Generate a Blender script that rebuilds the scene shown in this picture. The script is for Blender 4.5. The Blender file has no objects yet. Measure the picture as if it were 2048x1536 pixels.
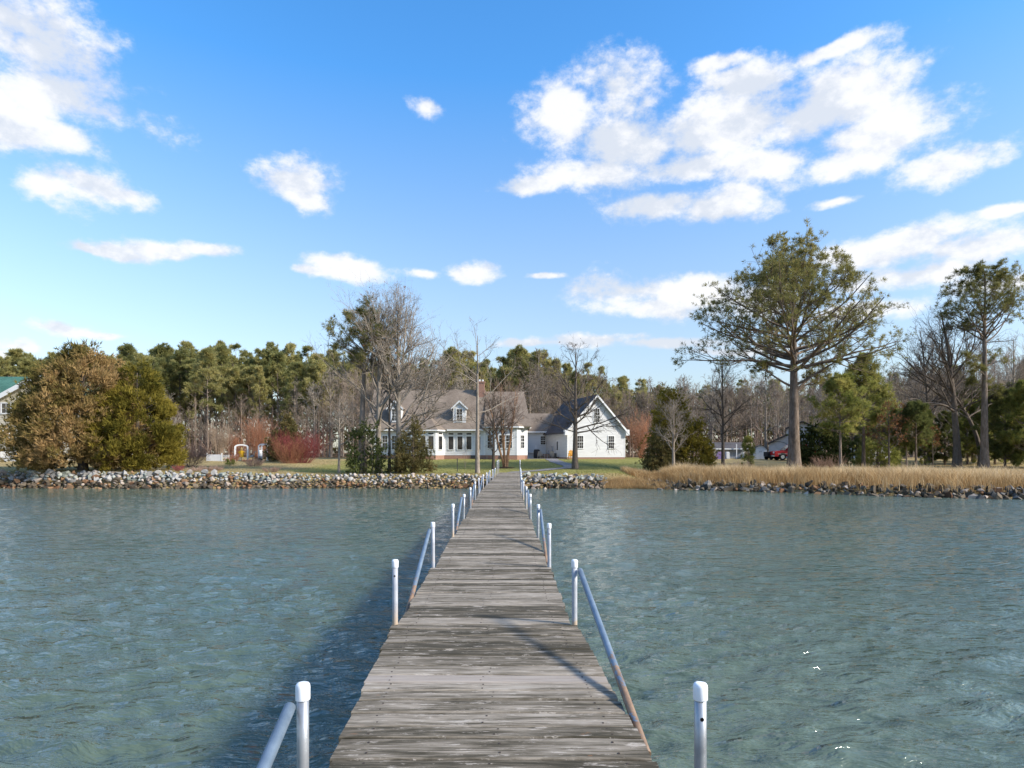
import bpy, bmesh, math, random
import numpy as np
from mathutils import Vector, Matrix

# ------------------------------------------------------------------ camera, sky, sun, exposure
S = bpy.context.scene
COL = S.collection
F_PX, HOR, CX, CAMZ = 1300.0, 905.0, 1024.0, 1.57
WATER_Z = -1.03
cam_d = bpy.data.cameras.new('camera'); cam = bpy.data.objects.new('camera', cam_d); COL.objects.link(cam)
cam.location = (0, 0, CAMZ); cam.rotation_euler = (math.radians(90), 0, 0)
cam_d.sensor_width = 36.0; cam_d.lens = F_PX / 2048 * 36.0
cam_d.shift_y = (HOR - 768) / 2048.0
cam_d.clip_start = 0.05; cam_d.clip_end = 6000
S.camera = cam
S.view_settings.view_transform = 'Standard'; S.view_settings.look = 'None'
S.view_settings.exposure = 0.74; S.view_settings.gamma = 1.0
S.view_settings.use_curve_mapping = False
S.render.engine = 'CYCLES'
S.cycles.max_bounces = 5; S.cycles.diffuse_bounces = 3; S.cycles.glossy_bounces = 3
S.cycles.transmission_bounces = 2; S.cycles.transparent_max_bounces = 4
S.cycles.sample_clamp_indirect = 6.0
S.cycles.use_denoising = True
try:
    S.cycles.denoiser = 'OPENIMAGEDENOISE'; S.cycles.denoising_input_passes = 'RGB_ALBEDO_NORMAL'
except Exception: pass

SUN_EL, SUN_AZ = math.radians(31), math.radians(20)   # azimuth: degrees behind the camera from +X
SUNV = Vector((math.cos(SUN_EL)*math.cos(SUN_AZ), -math.cos(SUN_EL)*math.sin(SUN_AZ), math.sin(SUN_EL)))
sun_d = bpy.data.lights.new('sun', 'SUN'); sun_d.energy = 4.0; sun_d.angle = math.radians(7.0)
sun_d.color = (1.0, 0.93, 0.82)
sun = bpy.data.objects.new('sun', sun_d); COL.objects.link(sun)
sun.rotation_euler = (-SUNV).to_track_quat('-Z', 'Y').to_euler()
sun.location = SUNV * 60

def build_world():
    w = bpy.data.worlds.new('World'); S.world = w; w.use_nodes = True
    nt = w.node_tree; N = nt.nodes; L = nt.links; N.clear()
    def nd(t, **k):
        n = N.new(t)
        for a, b in k.items(): setattr(n, a, b)
        return n
    def mth(op, a, b=None, c=None, clamp=False):
        n = nd('ShaderNodeMath', operation=op, use_clamp=clamp)
        for i, v in enumerate((a, b, c)):
            if v is None: continue
            if isinstance(v, (int, float)): n.inputs[i].default_value = v
            else: L.new(v, n.inputs[i])
        return n.outputs[0]
    out = nd('ShaderNodeOutputWorld'); bg = nd('ShaderNodeBackground'); bg.inputs['Strength'].default_value = 0.15
    L.new(bg.outputs[0], out.inputs[0])
    sky = nd('ShaderNodeTexSky', sky_type='NISHITA'); sky.sun_disc = False
    sky.sun_elevation = SUN_EL
    sky.sun_rotation = math.atan2(SUNV.x, SUNV.y)
    sky.air_density = 1.0; sky.dust_density = 0.6; sky.ozone_density = 2.6; sky.altitude = 0
    hs = nd('ShaderNodeHueSaturation'); L.new(sky.outputs[0], hs.inputs['Color'])
    tc = nd('ShaderNodeTexCoord'); D = tc.outputs['Generated']
    sz = nd('ShaderNodeSeparateXYZ'); L.new(D, sz.inputs[0])
    for sock, lo, hi in (('Saturation', 0.74, 1.30), ('Value', 0.65, 1.32)):
        g = nd('ShaderNodeMapRange'); L.new(sz.outputs['Z'], g.inputs[0])
        g.inputs[1].default_value = 0.04; g.inputs[2].default_value = 0.5; g.inputs[3].default_value = lo; g.inputs[4].default_value = hi
        L.new(g.outputs[0], hs.inputs[sock])
    def noise(scale, stretch, detail, rough, off=0.0, dist=0.0, shift=(0, 0, 0)):
        m = nd('ShaderNodeVectorMath', operation='MULTIPLY_ADD'); L.new(D, m.inputs[0])
        m.inputs[1].default_value = (1, 1, stretch); m.inputs[2].default_value = (off+shift[0], off*0.7+shift[1], off*1.3+shift[2]*stretch)
        n = nd('ShaderNodeTexNoise'); n.inputs['Scale'].default_value = scale; n.inputs['Detail'].default_value = detail
        n.inputs['Roughness'].default_value = rough; n.inputs['Distortion'].default_value = dist
        L.new(m.outputs[0], n.inputs['Vector']); return n
    n1 = noise(9.5, 1.6, 7, 0.62, 3.1); n1b = noise(9.5, 1.6, 6, 0.60, 3.1, shift=(0.016, 0, 0.026)); n4 = noise(30.0, 1.4, 5, 0.66, 5.3); n2 = noise(3.4, 3.2, 6, 0.55, 7.7, 0.3); n3 = noise(5.0, 2.2, 3, 0.5, 1.3)
    # warp direction a little so that cloud outlines are ragged
    nw = noise(6.0, 1.5, 4, 0.6, 11.0)
    wv = nd('ShaderNodeVectorMath', operation='MULTIPLY_ADD'); L.new(nw.outputs['Color'], wv.inputs[0])
    wv.inputs[1].default_value = (0.06, 0.0, 0.04); L.new(D, wv.inputs[2])
    wv2 = nd('ShaderNodeVectorMath', operation='ADD'); L.new(wv.outputs[0], wv2.inputs[0]); wv2.inputs[1].default_value = (-0.03, 0, -0.02)
    DW = wv2.outputs[0]
    # clouds: (x px, y px, half width, half height) of each puff
    puffs = [(60,110,150,110),(120,190,160,70),(20,240,130,60),(110,265,120,42),(20,40,90,60),(170,375,95,48),(225,400,70,26),(90,370,60,26),
             (600,365,80,40),(630,400,55,24),(850,220,40,24),(250,500,70,16),(330,500,80,17),(430,505,60,15),(180,492,40,11),
             (700,532,80,24),(640,540,40,12),(945,537,60,24),(850,540,50,14),
             (1220,170,115,75),(1130,230,95,70),(1230,290,130,58),(1170,350,120,35),(1060,375,75,20),
             (1500,150,110,32),(1440,120,70,22),(1660,100,70,16),(1500,250,170,75),(1640,220,170,80),(1760,270,170,70),(1880,330,110,38),(1560,320,160,45),(1700,320,150,40),(1400,330,130,35),
             (1320,412,110,26),(1440,415,110,28),(1480,385,60,22),(1985,430,42,16),(1670,400,40,12),
             (1800,490,150,40),(1950,500,130,36),(1850,545,140,30),(2010,560,120,26),
             (1260,580,130,38),(1400,590,130,48),(1330,610,130,26),(1520,600,120,45),
             (1180,685,150,16),(1340,690,150,14),(1060,688,90,11),(1480,700,120,12),(1700,620,160,22),
             (140,660,60,18),(200,668,60,9),(35,690,42,17),(0,712,50,14),(1090,550,40,8)]
    cur = None
    for (x, y, rx, ry) in puffs:
        v = Vector(((x-CX)/F_PX, 1.0, (HOR-y)/F_PX)); k = v.length; c = v / k
        # local scale: image px to direction units
        s = (F_PX*k/rx/ (1+ (v.x**2)/(k*k)*-0.35), 1.6*F_PX/900, F_PX*k/ry)
        a = nd('ShaderNodeVectorMath', operation='MULTIPLY_ADD'); L.new(DW, a.inputs[0])
        a.inputs[1].default_value = s; a.inputs[2].default_value = tuple(-c[i]*s[i] for i in range(3))
        ln = nd('ShaderNodeVectorMath', operation='LENGTH'); L.new(a.outputs[0], ln.inputs[0])
        cur = ln.outputs['Value'] if cur is None else mth('SMOOTH_MIN', cur, ln.outputs['Value'], 0.16)
    # signed field: >0 inside
    f = mth('SUBTRACT', 1.17, cur)
    f = mth('MAXIMUM', f, -1.6)
    nn = mth('ADD', mth('MULTIPLY', mth('SUBTRACT', n1.outputs[0], 0.5), 2.4), mth('MULTIPLY', mth('SUBTRACT', n4.outputs[0], 0.5), 1.0))
    f = mth('ADD', f, nn)
    dens = nd('ShaderNodeMapRange', interpolation_type='SMOOTHERSTEP'); L.new(f, dens.inputs[0])
    dens.inputs[1].default_value = -0.02; dens.inputs[2].default_value = 0.86
    # the same kind of scattered cloud over the rest of the sky
    sep = nd('ShaderNodeSeparateXYZ'); L.new(D, sep.inputs[0])
    side = nd('ShaderNodeMapRange', interpolation_type='SMOOTHSTEP'); L.new(sep.outputs['Y'], side.inputs[0])
    side.inputs[1].default_value = 0.66; side.inputs[2].default_value = 0.5
    up = nd('ShaderNodeMapRange', interpolation_type='SMOOTHSTEP'); L.new(sep.outputs['Z'], up.inputs[0])
    up.inputs[1].default_value = 0.58; up.inputs[2].default_value = 0.72
    away = mth('MAXIMUM', side.outputs[0], up.outputs[0])
    gen = nd('ShaderNodeMapRange', interpolation_type='SMOOTHERSTEP'); L.new(n2.outputs[0], gen.inputs[0])
    gen.inputs[1].default_value = 0.50; gen.inputs[2].default_value = 0.66
    dd = mth('MAXIMUM', dens.outputs[0], mth('MULTIPLY', gen.outputs[0], away))
    # cloud colour: bright billows, blue-grey thin and underside parts
    rel = mth('ADD', mth('MULTIPLY', mth('SUBTRACT', n1.outputs[0], n1b.outputs[0]), 1.6), mth('MULTIPLY', mth('SUBTRACT', n3.outputs[0], 0.5), 0.9))
    shade = nd('ShaderNodeMapRange', interpolation_type='SMOOTHSTEP'); L.new(rel, shade.inputs[0])
    shade.inputs[1].default_value = -0.20; shade.inputs[2].default_value = 0.14
    cm = nd('ShaderNodeMix', data_type='RGBA'); L.new(shade.outputs[0], cm.inputs[0])
    cm.inputs[6].default_value = (3.1, 3.3, 3.65, 1); cm.inputs[7].default_value = (4.2, 4.2, 4.25, 1)
    mx = nd('ShaderNodeMix', data_type='RGBA'); L.new(mth('MULTIPLY', dd, 0.94), mx.inputs[0])
    L.new(hs.outputs[0], mx.inputs[6]); L.new(cm.outputs[2], mx.inputs[7])
    L.new(mx.outputs[2], bg.inputs['Color'])
    w.cycles.sampling_method = 'MANUAL'; w.cycles.sample_map_resolution = 512
build_world()

# ------------------------------------------------------------------ helpers
def at(x, y, d):
    return Vector(((x-CX)*d/F_PX, d, CAMZ-(y-HOR)*d/F_PX))

def tag(o, label=None, cat=None, group=None, kind=None):
    if label: o['label'] = label
    if cat: o['category'] = cat
    if group: o['group'] = group
    if kind: o['kind'] = kind
    return o

def thing(name, label, cat, loc=(0,0,0), rz=0.0, group=None):
    o = bpy.data.objects.new(name, None); COL.objects.link(o); o.empty_display_size = 0.3
    o.location = loc; o.rotation_euler = (0, 0, rz)
    return tag(o, label, cat, group)

def link(name, me, mat=None, parent=None):
    o = bpy.data.objects.new(name, me); COL.objects.link(o)
    if mat is not None and len(me.materials) == 0: me.materials.append(mat)
    if parent is not None: o.parent = parent
    return o

def copy_tree(o, parent=None):
    c = o.copy(); COL.objects.link(c)
    if parent is not None: c.parent = parent
    for ch in list(o.children):
        k = ch.copy(); COL.objects.link(k); k.parent = c
        k.matrix_parent_inverse = ch.matrix_parent_inverse.copy()
        for g in list(ch.children):
            q = g.copy(); COL.objects.link(q); q.parent = k
    return c

def mesh_np(name, V, quads=None, tris=None, tone=None, smooth=False):
    me = bpy.data.meshes.new(name)
    V = np.asarray(V, dtype=np.float32).reshape(-1, 3)
    q = np.zeros((0, 4), np.int32) if quads is None else np.asarray(quads, np.int32).reshape(-1, 4)
    t = np.zeros((0, 3), np.int32) if tris is None else np.asarray(tris, np.int32).reshape(-1, 3)
    me.vertices.add(len(V)); me.vertices.foreach_set('co', V.ravel())
    nl = q.size + t.size; nf = len(q) + len(t)
    me.loops.add(nl); me.polygons.add(nf)
    me.loops.foreach_set('vertex_index', np.concatenate([q.ravel(), t.ravel()]).astype(np.int32))
    st = np.concatenate([np.arange(len(q))*4, q.size + np.arange(len(t))*3]).astype(np.int32)
    me.polygons.foreach_set('loop_start', st)
    if smooth: me.polygons.foreach_set('use_smooth', np.ones(nf, bool))
    if tone is not None:
        a = me.attributes.new('tone', 'FLOAT', 'POINT'); a.data.foreach_set('value', np.asarray(tone, np.float32).ravel())
    me.update(calc_edges=True)
    return me

class MB:
    """collects boxes, prisms, tubes of one part"""
    def __init__(s): s.v = []; s.f = []
    def add(s, vs, fs):
        b = len(s.v); s.v += [tuple(v) for v in vs]; s.f += [tuple(b+i for i in f) for f in fs]; return s
    def box(s, x0, x1, y0, y1, z0, z1, M=None):
        vs = [Vector((x, y, z)) for z in (z0, z1) for y in (y0, y1) for x in (x0, x1)]
        if M is not None: vs = [M @ v for v in vs]
        return s.add(vs, [(0,2,3,1),(4,5,7,6),(0,1,5,4),(2,6,7,3),(0,4,6,2),(1,3,7,5)])
    def prism(s, poly, axis, a, b, M=None):
        """poly: list of 2-D points; axis 'x','y','z' extruded from a to b"""
        def mk(p, q, t):
            return Vector({'x': (t, p, q), 'y': (p, t, q), 'z': (p, q, t)}[axis])
        n = len(poly)
        vs = [mk(p, q, a) for p, q in poly] + [mk(p, q, b) for p, q in poly]
        if M is not None: vs = [M @ v for v in vs]
        fs = [tuple(range(n))[::-1], tuple(range(n, 2*n))] + [(i, (i+1) % n, n+(i+1) % n, n+i) for i in range(n)]
        return s.add(vs, fs)
    def tube(s, pts, rad, k=8, cap=True):
        pts = [Vector(p) for p in pts]; n = len(pts); b = len(s.v)
        rad = rad if hasattr(rad, '__len__') else [rad]*n
        for i, p in enumerate(pts):
            t = (pts[min(i+1, n-1)] - pts[max(i-1, 0)]).normalized()
            u = t.cross(Vector((0.31, 0.95, 0.07)) if abs(t.z) > .7 else Vector((0, 0, 1))).normalized(); w = t.cross(u)
            for j in range(k):
                a = 2*math.pi*j/k
                s.v.append(tuple(p + (u*math.cos(a) + w*math.sin(a))*rad[i]))
        for i in range(n-1):
            for j in range(k):
                s.f.append((b+i*k+j, b+i*k+(j+1) % k, b+(i+1)*k+(j+1) % k, b+(i+1)*k+j))
        if cap:
            s.f.append(tuple(b+j for j in range(k))[::-1]); s.f.append(tuple(b+(n-1)*k+j for j in range(k)))
        return s
    def quad(s, a, b, c, d): return s.add([a, b, c, d], [(0,1,2,3)])
    def poly(s, pts): return s.add(pts, [tuple(range(len(pts)))])
    def mesh(s, name, bevel=0.0, smooth=False):
        me = bpy.data.meshes.new(name); me.from_pydata(s.v, [], s.f)
        bm = bmesh.new(); bm.from_mesh(me)
        bmesh.ops.recalc_face_normals(bm, faces=bm.faces)
        if bevel > 0:
            bmesh.ops.bevel(bm, geom=[e for e in bm.edges if e.calc_face_angle(0) > 0.6], offset=bevel, segments=2, affect='EDGES', clamp_overlap=True)
        bm.to_mesh(me); bm.free()
        if smooth:
            for p in me.polygons: p.use_smooth = True
        return me
    def build(s, name, mat, parent=None, bevel=0.0, smooth=False):
        return link(name, s.mesh(name, bevel, smooth), mat, parent)

# ------------------------------------------------------------------ materials
MATS = {}
def new_mat(name, rough=0.8, spec=0.3, col=(0.5,0.5,0.5), metal=0.0):
    m = bpy.data.materials.new(name); m.use_nodes = True
    b = m.node_tree.nodes['Principled BSDF']
    b.inputs['Base Color'].default_value = (*col, 1); b.inputs['Roughness'].default_value = rough
    b.inputs['Specular IOR Level'].default_value = spec; b.inputs['Metallic'].default_value = metal
    MATS[name] = m
    return m, m.node_tree, b

class NT:
    """short-hand for building node trees"""
    def __init__(s, nt): s.nt = nt; s.N = nt.nodes; s.L = nt.links
    def n(s, t, **k):
        o = s.N.new(t)
        for a, b in k.items(): setattr(o, a, b)
        return o
    def set(s, sock, v):
        if isinstance(v, (int, float)): sock.default_value = v
        elif isinstance(v, tuple): sock.default_value = v if len(v) != 3 or sock.type != 'RGBA' else (*v, 1)
        else: s.L.new(v, sock)
    def math(s, op, a, b=0.0, c=0.0, clamp=False):
        o = s.n('ShaderNodeMath', operation=op, use_clamp=clamp)
        for i, v in enumerate((a, b, c)): s.set(o.inputs[i], v)
        return o.outputs[0]
    def vadd(s, a, b):
        o = s.n('ShaderNodeVectorMath', operation='ADD'); s.set(o.inputs[0], a); s.set(o.inputs[1], b); return o.outputs[0]
    def vmul(s, a, b):
        o = s.n('ShaderNodeVectorMath', operation='MULTIPLY'); s.set(o.inputs[0], a); s.set(o.inputs[1], b); return o.outputs[0]
    def pos(s): return s.n('ShaderNodeNewGeometry').outputs['Position']
    def obj(s): return s.n('ShaderNodeTexCoord').outputs['Object']
    def rnd(s): return s.n('ShaderNodeObjectInfo').outputs['Random']
    def noise(s, vec, scale=1.0, detail=4, rough=0.55, dist=0.0, col=False):
        o = s.n('ShaderNodeTexNoise'); s.set(o.inputs['Vector'], vec); s.set(o.inputs['Scale'], scale)
        s.set(o.inputs['Detail'], detail); s.set(o.inputs['Roughness'], rough); s.set(o.inputs['Distortion'], dist)
        return o.outputs['Color' if col else 0]
    def ramp(s, fac, stops, interp='LINEAR'):
        o = s.n('ShaderNodeValToRGB'); s.set(o.inputs[0], fac); cr = o.color_ramp; cr.interpolation = interp
        while len(cr.elements) > 1: cr.elements.remove(cr.elements[-1])
        cr.elements[0].position = stops[0][0]; cr.elements[0].color = (*stops[0][1], 1)
        for p, c in stops[1:]:
            e = cr.elements.new(p); e.color = (*c, 1)
        return o.outputs[0]
    def step(s, v, a, b, lo=0.0, hi=1.0):
        o = s.n('ShaderNodeMapRange', interpolation_type='SMOOTHSTEP'); s.set(o.inputs[0], v)
        for i, k in enumerate((a, b, lo, hi)): s.set(o.inputs[i+1], k)
        return o.outputs[0]
    def mix(s, f, a, b, mode='MIX'):
        o = s.n('ShaderNodeMix', data_type='RGBA', blend_type=mode); s.set(o.inputs[0], f); s.set(o.inputs[6], a); s.set(o.inputs[7], b)
        return o.outputs[2]
    def bump(s, h, strength=0.3, dist=0.05, normal=None):
        o = s.n('ShaderNodeBump'); s.set(o.inputs['Height'], h); s.set(o.inputs['Strength'], strength); s.set(o.inputs['Distance'], dist)
        if normal is not None: s.L.new(normal, o.inputs['Normal'])
        return o.outputs[0]

def leaf_mat(name, dark, mid, light, trans=0.25, rnd_amt=0.12):
    """foliage: colour from the per-clump tone and a little per-tree variation"""
    m = bpy.data.materials.new(name); m.use_nodes = True; nt = NT(m.node_tree)
    for n in list(nt.N): nt.N.remove(n)
    out = nt.n('ShaderNodeOutputMaterial')
    a = nt.n('ShaderNodeAttribute'); a.attribute_name = 'tone'
    v = nt.math('ADD', a.outputs['Fac'], nt.math('MULTIPLY', nt.math('SUBTRACT', nt.rnd(), 0.5), rnd_amt*2), clamp=True)
    c = nt.ramp(v, [(0.0, dark), (0.5, mid), (1.0, light)])
    d = nt.n('ShaderNodeBsdfDiffuse'); nt.set(d.inputs[0], c)
    t = nt.n('ShaderNodeBsdfTranslucent'); nt.set(t.inputs[0], c)
    x = nt.n('ShaderNodeMixShader'); x.inputs[0].default_value = trans
    nt.L.new(d.outputs[0], x.inputs[1]); nt.L.new(t.outputs[0], x.inputs[2]); nt.L.new(x.outputs[0], out.inputs[0])
    MATS[name] = m; return m

def bark_mat(name, a, b, scale=6.0, rnd_amt=0.25):
    m, t, bs = new_mat(name, 0.9, 0.1); nt = NT(t)
    p = nt.vmul(nt.obj(), (1, 1, 0.35))
    n = nt.math('ADD', nt.math('MULTIPLY', nt.noise(p, scale, 5, 0.65), 0.6), nt.math('MULTIPLY', nt.noise(nt.vmul(p, (1, 1, 0.5)), scale*2.6, 4, 0.7), 0.4))
    v = nt.math('ADD', n, nt.math('MULTIPLY', nt.math('SUBTRACT', nt.rnd(), 0.5), rnd_amt))
    nt.set(bs.inputs['Base Color'], nt.ramp(v, [(0.36, a), (0.64, b)]))
    nt.set(bs.inputs['Normal'], nt.bump(n, 0.8, 0.10))
    return m

def plain(name, col, rough=0.6, spec=0.3, vary=0.08, scale=3.0, metal=0.0):
    m, t, bs = new_mat(name, rough, spec, col, metal); nt = NT(t)
    n = nt.noise(nt.pos(), scale, 5, 0.6)
    lo = tuple(c*(1-vary*1.6) for c in col); hi = tuple(min(1, c*(1+vary)) for c in col)
    nt.set(bs.inputs['Base Color'], nt.ramp(n, [(0.3, lo), (0.7, hi)]))
    return m

def make_materials():
    # weathered deck boards: grain runs across the pier (along X)
    m, t, bs = new_mat('weathered_board', 0.88, 0.15); nt = NT(t)
    r = nt.rnd()
    off = nt.n('ShaderNodeCombineXYZ'); nt.set(off.inputs[0], nt.math('MULTIPLY', r, 37.0)); nt.set(off.inputs[1], nt.math('MULTIPLY', r, 91.0)); nt.set(off.inputs[2], nt.math('MULTIPLY', r, 13.0))
    p = nt.vadd(nt.pos(), off.outputs[0])
    grain = nt.noise(nt.vmul(p, (2.4, 75, 1)), 1.0, 6, 0.7, 0.3)
    streak = nt.noise(nt.vmul(p, (1.7, 17.0, 1)), 1.2, 7, 0.70, 0.3)
    blot = nt.noise(nt.vmul(p, (4.5, 20.0, 1)), 1.2, 7, 0.76, 0.1)
    wide = nt.noise(nt.vmul(nt.pos(), (1.2, 0.5, 1)), 0.9, 3, 0.5)
    v = nt.math('ADD', nt.math('MULTIPLY', grain, 0.40), nt.math('MULTIPLY', streak, 0.75))
    v = nt.math('ADD', v, nt.math('MULTIPLY', nt.math('SUBTRACT', r, 0.5), 0.19))
    v = nt.math('ADD', v, nt.math('MULTIPLY', nt.math('SUBTRACT', wide, 0.5), 0.16))
    c = nt.ramp(v, [(0.43, (0.050,0.043,0.028)), (0.51, (0.098,0.082,0.058)), (0.58, (0.180,0.152,0.114)), (0.65, (0.275,0.234,0.182)), (0.75, (0.39,0.338,0.275))])
    bare = nt.step(nt.math('ADD', blot, nt.math('MULTIPLY', grain, 0.25)), 0.69, 0.76)
    c = nt.mix(nt.math('MULTIPLY', bare, 0.85), c, (0.44, 0.385, 0.32))
    # newer boards are plain and paler
    newb = nt.step(r, 0.935, 0.945)
    c = nt.mix(nt.math('MULTIPLY', newb, 0.8), c, nt.ramp(grain, [(0.3, (0.29,0.245,0.205)), (0.7, (0.40,0.345,0.295))]))
    # rust round the nail rows
    sp = nt.n('ShaderNodeSeparateXYZ'); nt.L.new(nt.pos(), sp.inputs[0])
    ru = nt.noise(nt.vmul(p, (9, 16, 1)), 1.0, 4, 0.6)
    row = nt.math('ABSOLUTE', nt.math('SUBTRACT', nt.math('ABSOLUTE', nt.math('ADD', sp.outputs['X'], 0.24)), 0.66))
    rm = nt.math('MULTIPLY', nt.step(row, 0.055, 0.01), nt.step(ru, 0.64, 0.74))
    c = nt.mix(nt.math('MULTIPLY', rm, 0.75), c, (0.30, 0.13, 0.05))
    nt.set(bs.inputs['Base Color'], c)
    nt.set(bs.inputs['Normal'], nt.bump(nt.math('ADD', grain, nt.math('MULTIPLY', blot, 0.6)), 0.45, 0.012))
    nt.set(bs.inputs['Roughness'], nt.ramp(v, [(0.3, (0.75,)*3), (0.8, (0.95,)*3)]))
    plain('joist_wood', (0.12, 0.10, 0.08), 0.9, 0.1, 0.3, 4)
    # galvanised pipe, with rust low on the braces
    m, t, bs = new_mat('galvanised_pipe', 0.42, 0.5, metal=0.55); nt = NT(t)
    p = nt.vadd(nt.obj(), nt.vmul(nt.n('ShaderNodeCombineXYZ').outputs[0], (1,1,1)))
    n = nt.noise(nt.pos(), 9, 5, 0.6)
    nt.set(bs.inputs['Base Color'], nt.ramp(n, [(0.3, (0.24,0.25,0.27)), (0.7, (0.42,0.44,0.46))]))
    m, t, bs = new_mat('painted_pipe', 0.5, 0.4); nt = NT(t)
    n = nt.noise(nt.pos(), 7, 5, 0.6)
    sp = nt.n('ShaderNodeSeparateXYZ'); nt.L.new(nt.obj(), sp.inputs[0])
    c = nt.ramp(n, [(0.3, (0.29,0.305,0.34)), (0.7, (0.45,0.465,0.50))])
    foot = nt.math('MULTIPLY', nt.step(sp.outputs['Z'], 0.22, 0.0), nt.step(nt.math('ADD', n, nt.math('MULTIPLY', nt.rnd(), 0.25)), 0.50, 0.66))
    st = nt.noise(nt.vmul(nt.pos(), (30, 30, 3)), 1.0, 5, 0.7)
    c = nt.mix(nt.step(st, 0.5, 0.75, 0, 0.55), c, (0.24, 0.235, 0.23))
    nt.set(bs.inputs['Base Color'], nt.mix(nt.math('MULTIPLY', foot, 0.8), c, (0.42, 0.30, 0.18)))
    m, t, bs = new_mat('brace_pipe', 0.5, 0.45, metal=0.25); nt = NT(t)
    n = nt.noise(nt.pos(), 8, 6, 0.65)
    sp = nt.n('ShaderNodeSeparateXYZ'); nt.L.new(nt.obj(), sp.inputs[0])
    low = nt.math('ADD', nt.step(sp.outputs['Z'], 0.62, 0.15), nt.math('MULTIPLY', nt.math('SUBTRACT', nt.noise(nt.pos(), 16, 6, 0.7), 0.5), 3.0))
    rm = nt.step(nt.math('ADD', low, nt.math('MULTIPLY', nt.math('SUBTRACT', nt.rnd(), 0.6), 0.8)), 0.55, 0.8)
    nt.set(bs.inputs['Base Color'], nt.mix(rm, nt.ramp(n, [(0.3, (0.13,0.18,0.235)), (0.7, (0.235,0.30,0.365))]), nt.ramp(n, [(0.3, (0.13,0.075,0.045)), (0.7, (0.30,0.20,0.125))])))
    nt.set(bs.inputs['Metallic'], nt.math('MULTIPLY', nt.math('SUBTRACT', 1.0, rm), 0.35))
    plain('cap_plastic', (0.80, 0.81, 0.83), 0.35, 0.5, 0.03)
    plain('nail_iron', (0.055, 0.04, 0.032), 0.7, 0.3, 0.2)
    plain('dark_hole', (0.01, 0.01, 0.01), 0.9, 0.0, 0.0)
    # ground
    m, t, bs = new_mat('lawn', 0.95, 0.05); nt = NT(t)
    p = nt.pos(); n1 = nt.noise(p, 0.16, 5, 0.6); n2 = nt.noise(p, 1.7, 6, 0.7); n3 = nt.noise(nt.vmul(p, (1, 0.5, 1)), 9, 4, 0.7)
    sp = nt.n('ShaderNodeSeparateXYZ'); nt.L.new(p, sp.inputs[0])
    green = nt.math('SUBTRACT', nt.step(sp.outputs['X'], -24, -14), nt.step(sp.outputs['X'], 15.0, 22.0))
    green = nt.math('MULTIPLY', green, nt.step(sp.outputs['Y'], 49.5, 53.5))
    green = nt.math('ADD', nt.math('MULTIPLY', green, 0.62), nt.math('MULTIPLY', nt.math('SUBTRACT', n1, 0.5), 1.1))
    gr = nt.ramp(n2, [(0.25, (0.155,0.163,0.045)), (0.55, (0.262,0.256,0.075)), (0.8, (0.35,0.325,0.125))])
    tan = nt.ramp(n2, [(0.25, (0.26,0.19,0.085)), (0.55, (0.39,0.295,0.14)), (0.8, (0.50,0.40,0.21))])
    c = nt.mix(nt.math('MULTIPLY', nt.step(green, 0.18, 0.52), 0.88), tan, gr)
    c = nt.mix(nt.math('MULTIPLY', nt.step(n3, 0.35, 0.75), 0.35), c, nt.mix(0.5, c, (0.10, 0.085, 0.04)))
    woods = nt.step(sp.outputs['Y'], 92, 100)
    c = nt.mix(woods, c, nt.ramp(n2, [(0.3, (0.10,0.065,0.035)), (0.7, (0.20,0.13,0.075))]))
    nt.set(bs.inputs['Base Color'], c)
    nt.set(bs.inputs['Normal'], nt.bump(nt.math('ADD', n2, n3), 0.9, 0.12))
    m, t, bs = new_mat('path_gravel', 0.95, 0.1); nt = NT(t)
    n = nt.noise(nt.pos(), 6, 6, 0.7)
    nt.set(bs.inputs['Base Color'], nt.ramp(n, [(0.3, (0.16,0.15,0.145)), (0.7, (0.27,0.255,0.245))])); nt.set(bs.inputs['Normal'], nt.bump(n, 0.6, 0.03))
    # water
    m, t, bs = new_mat('water', 0.05, 0.9, (0.05,0.075,0.06)); nt = NT(t)
    bs.inputs['IOR'].default_value = 1.34
    p = nt.pos(); big = nt.noise(nt.vmul(p, (0.05, 0.12, 1)), 1.0, 4, 0.5)
    nt.set(bs.inputs['Base Color'], nt.ramp(big, [(0.3, (0.066,0.098,0.070)), (0.7, (0.092,0.124,0.090))]))
    wq = nt.vadd(p, nt.vmul(nt.noise(p, 0.6, 2, 0.5, col=True), (0.8, 0.8, 0)))
    a = nt.noise(nt.vmul(wq, (0.55, 2.0, 1)), 1.9, 2, 0.5, 0.15)
    b = nt.noise(nt.vmul(wq, (0.6, 2.3, 1)), 5.0, 3, 0.55, 0.2)
    c = nt.noise(nt.vmul(p, (0.8, 2.4, 1)), 15.0, 2, 0.5, 0.2)
    g = nt.noise(nt.vmul(p, (0.05, 0.10, 1)), 1.0, 3, 0.5)
    ridge = nt.math('SUBTRACT', 1.0, nt.math('ABSOLUTE', nt.math('SUBTRACT', nt.math('MULTIPLY', a, 2.0), 1.0)))
    h = nt.math('ADD', nt.math('ADD', nt.math('ADD', nt.math('MULTIPLY', ridge, 0.30), nt.math('MULTIPLY', a, 0.85)), nt.math('MULTIPLY', b, 0.62)), nt.math('MULTIPLY', c, 0.09))
    h = nt.math('MULTIPLY', h, nt.step(g, 0.3, 0.62, 0.65, 1.1))
    nt.set(bs.inputs['Normal'], nt.bump(h, 0.74, 0.14))
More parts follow.
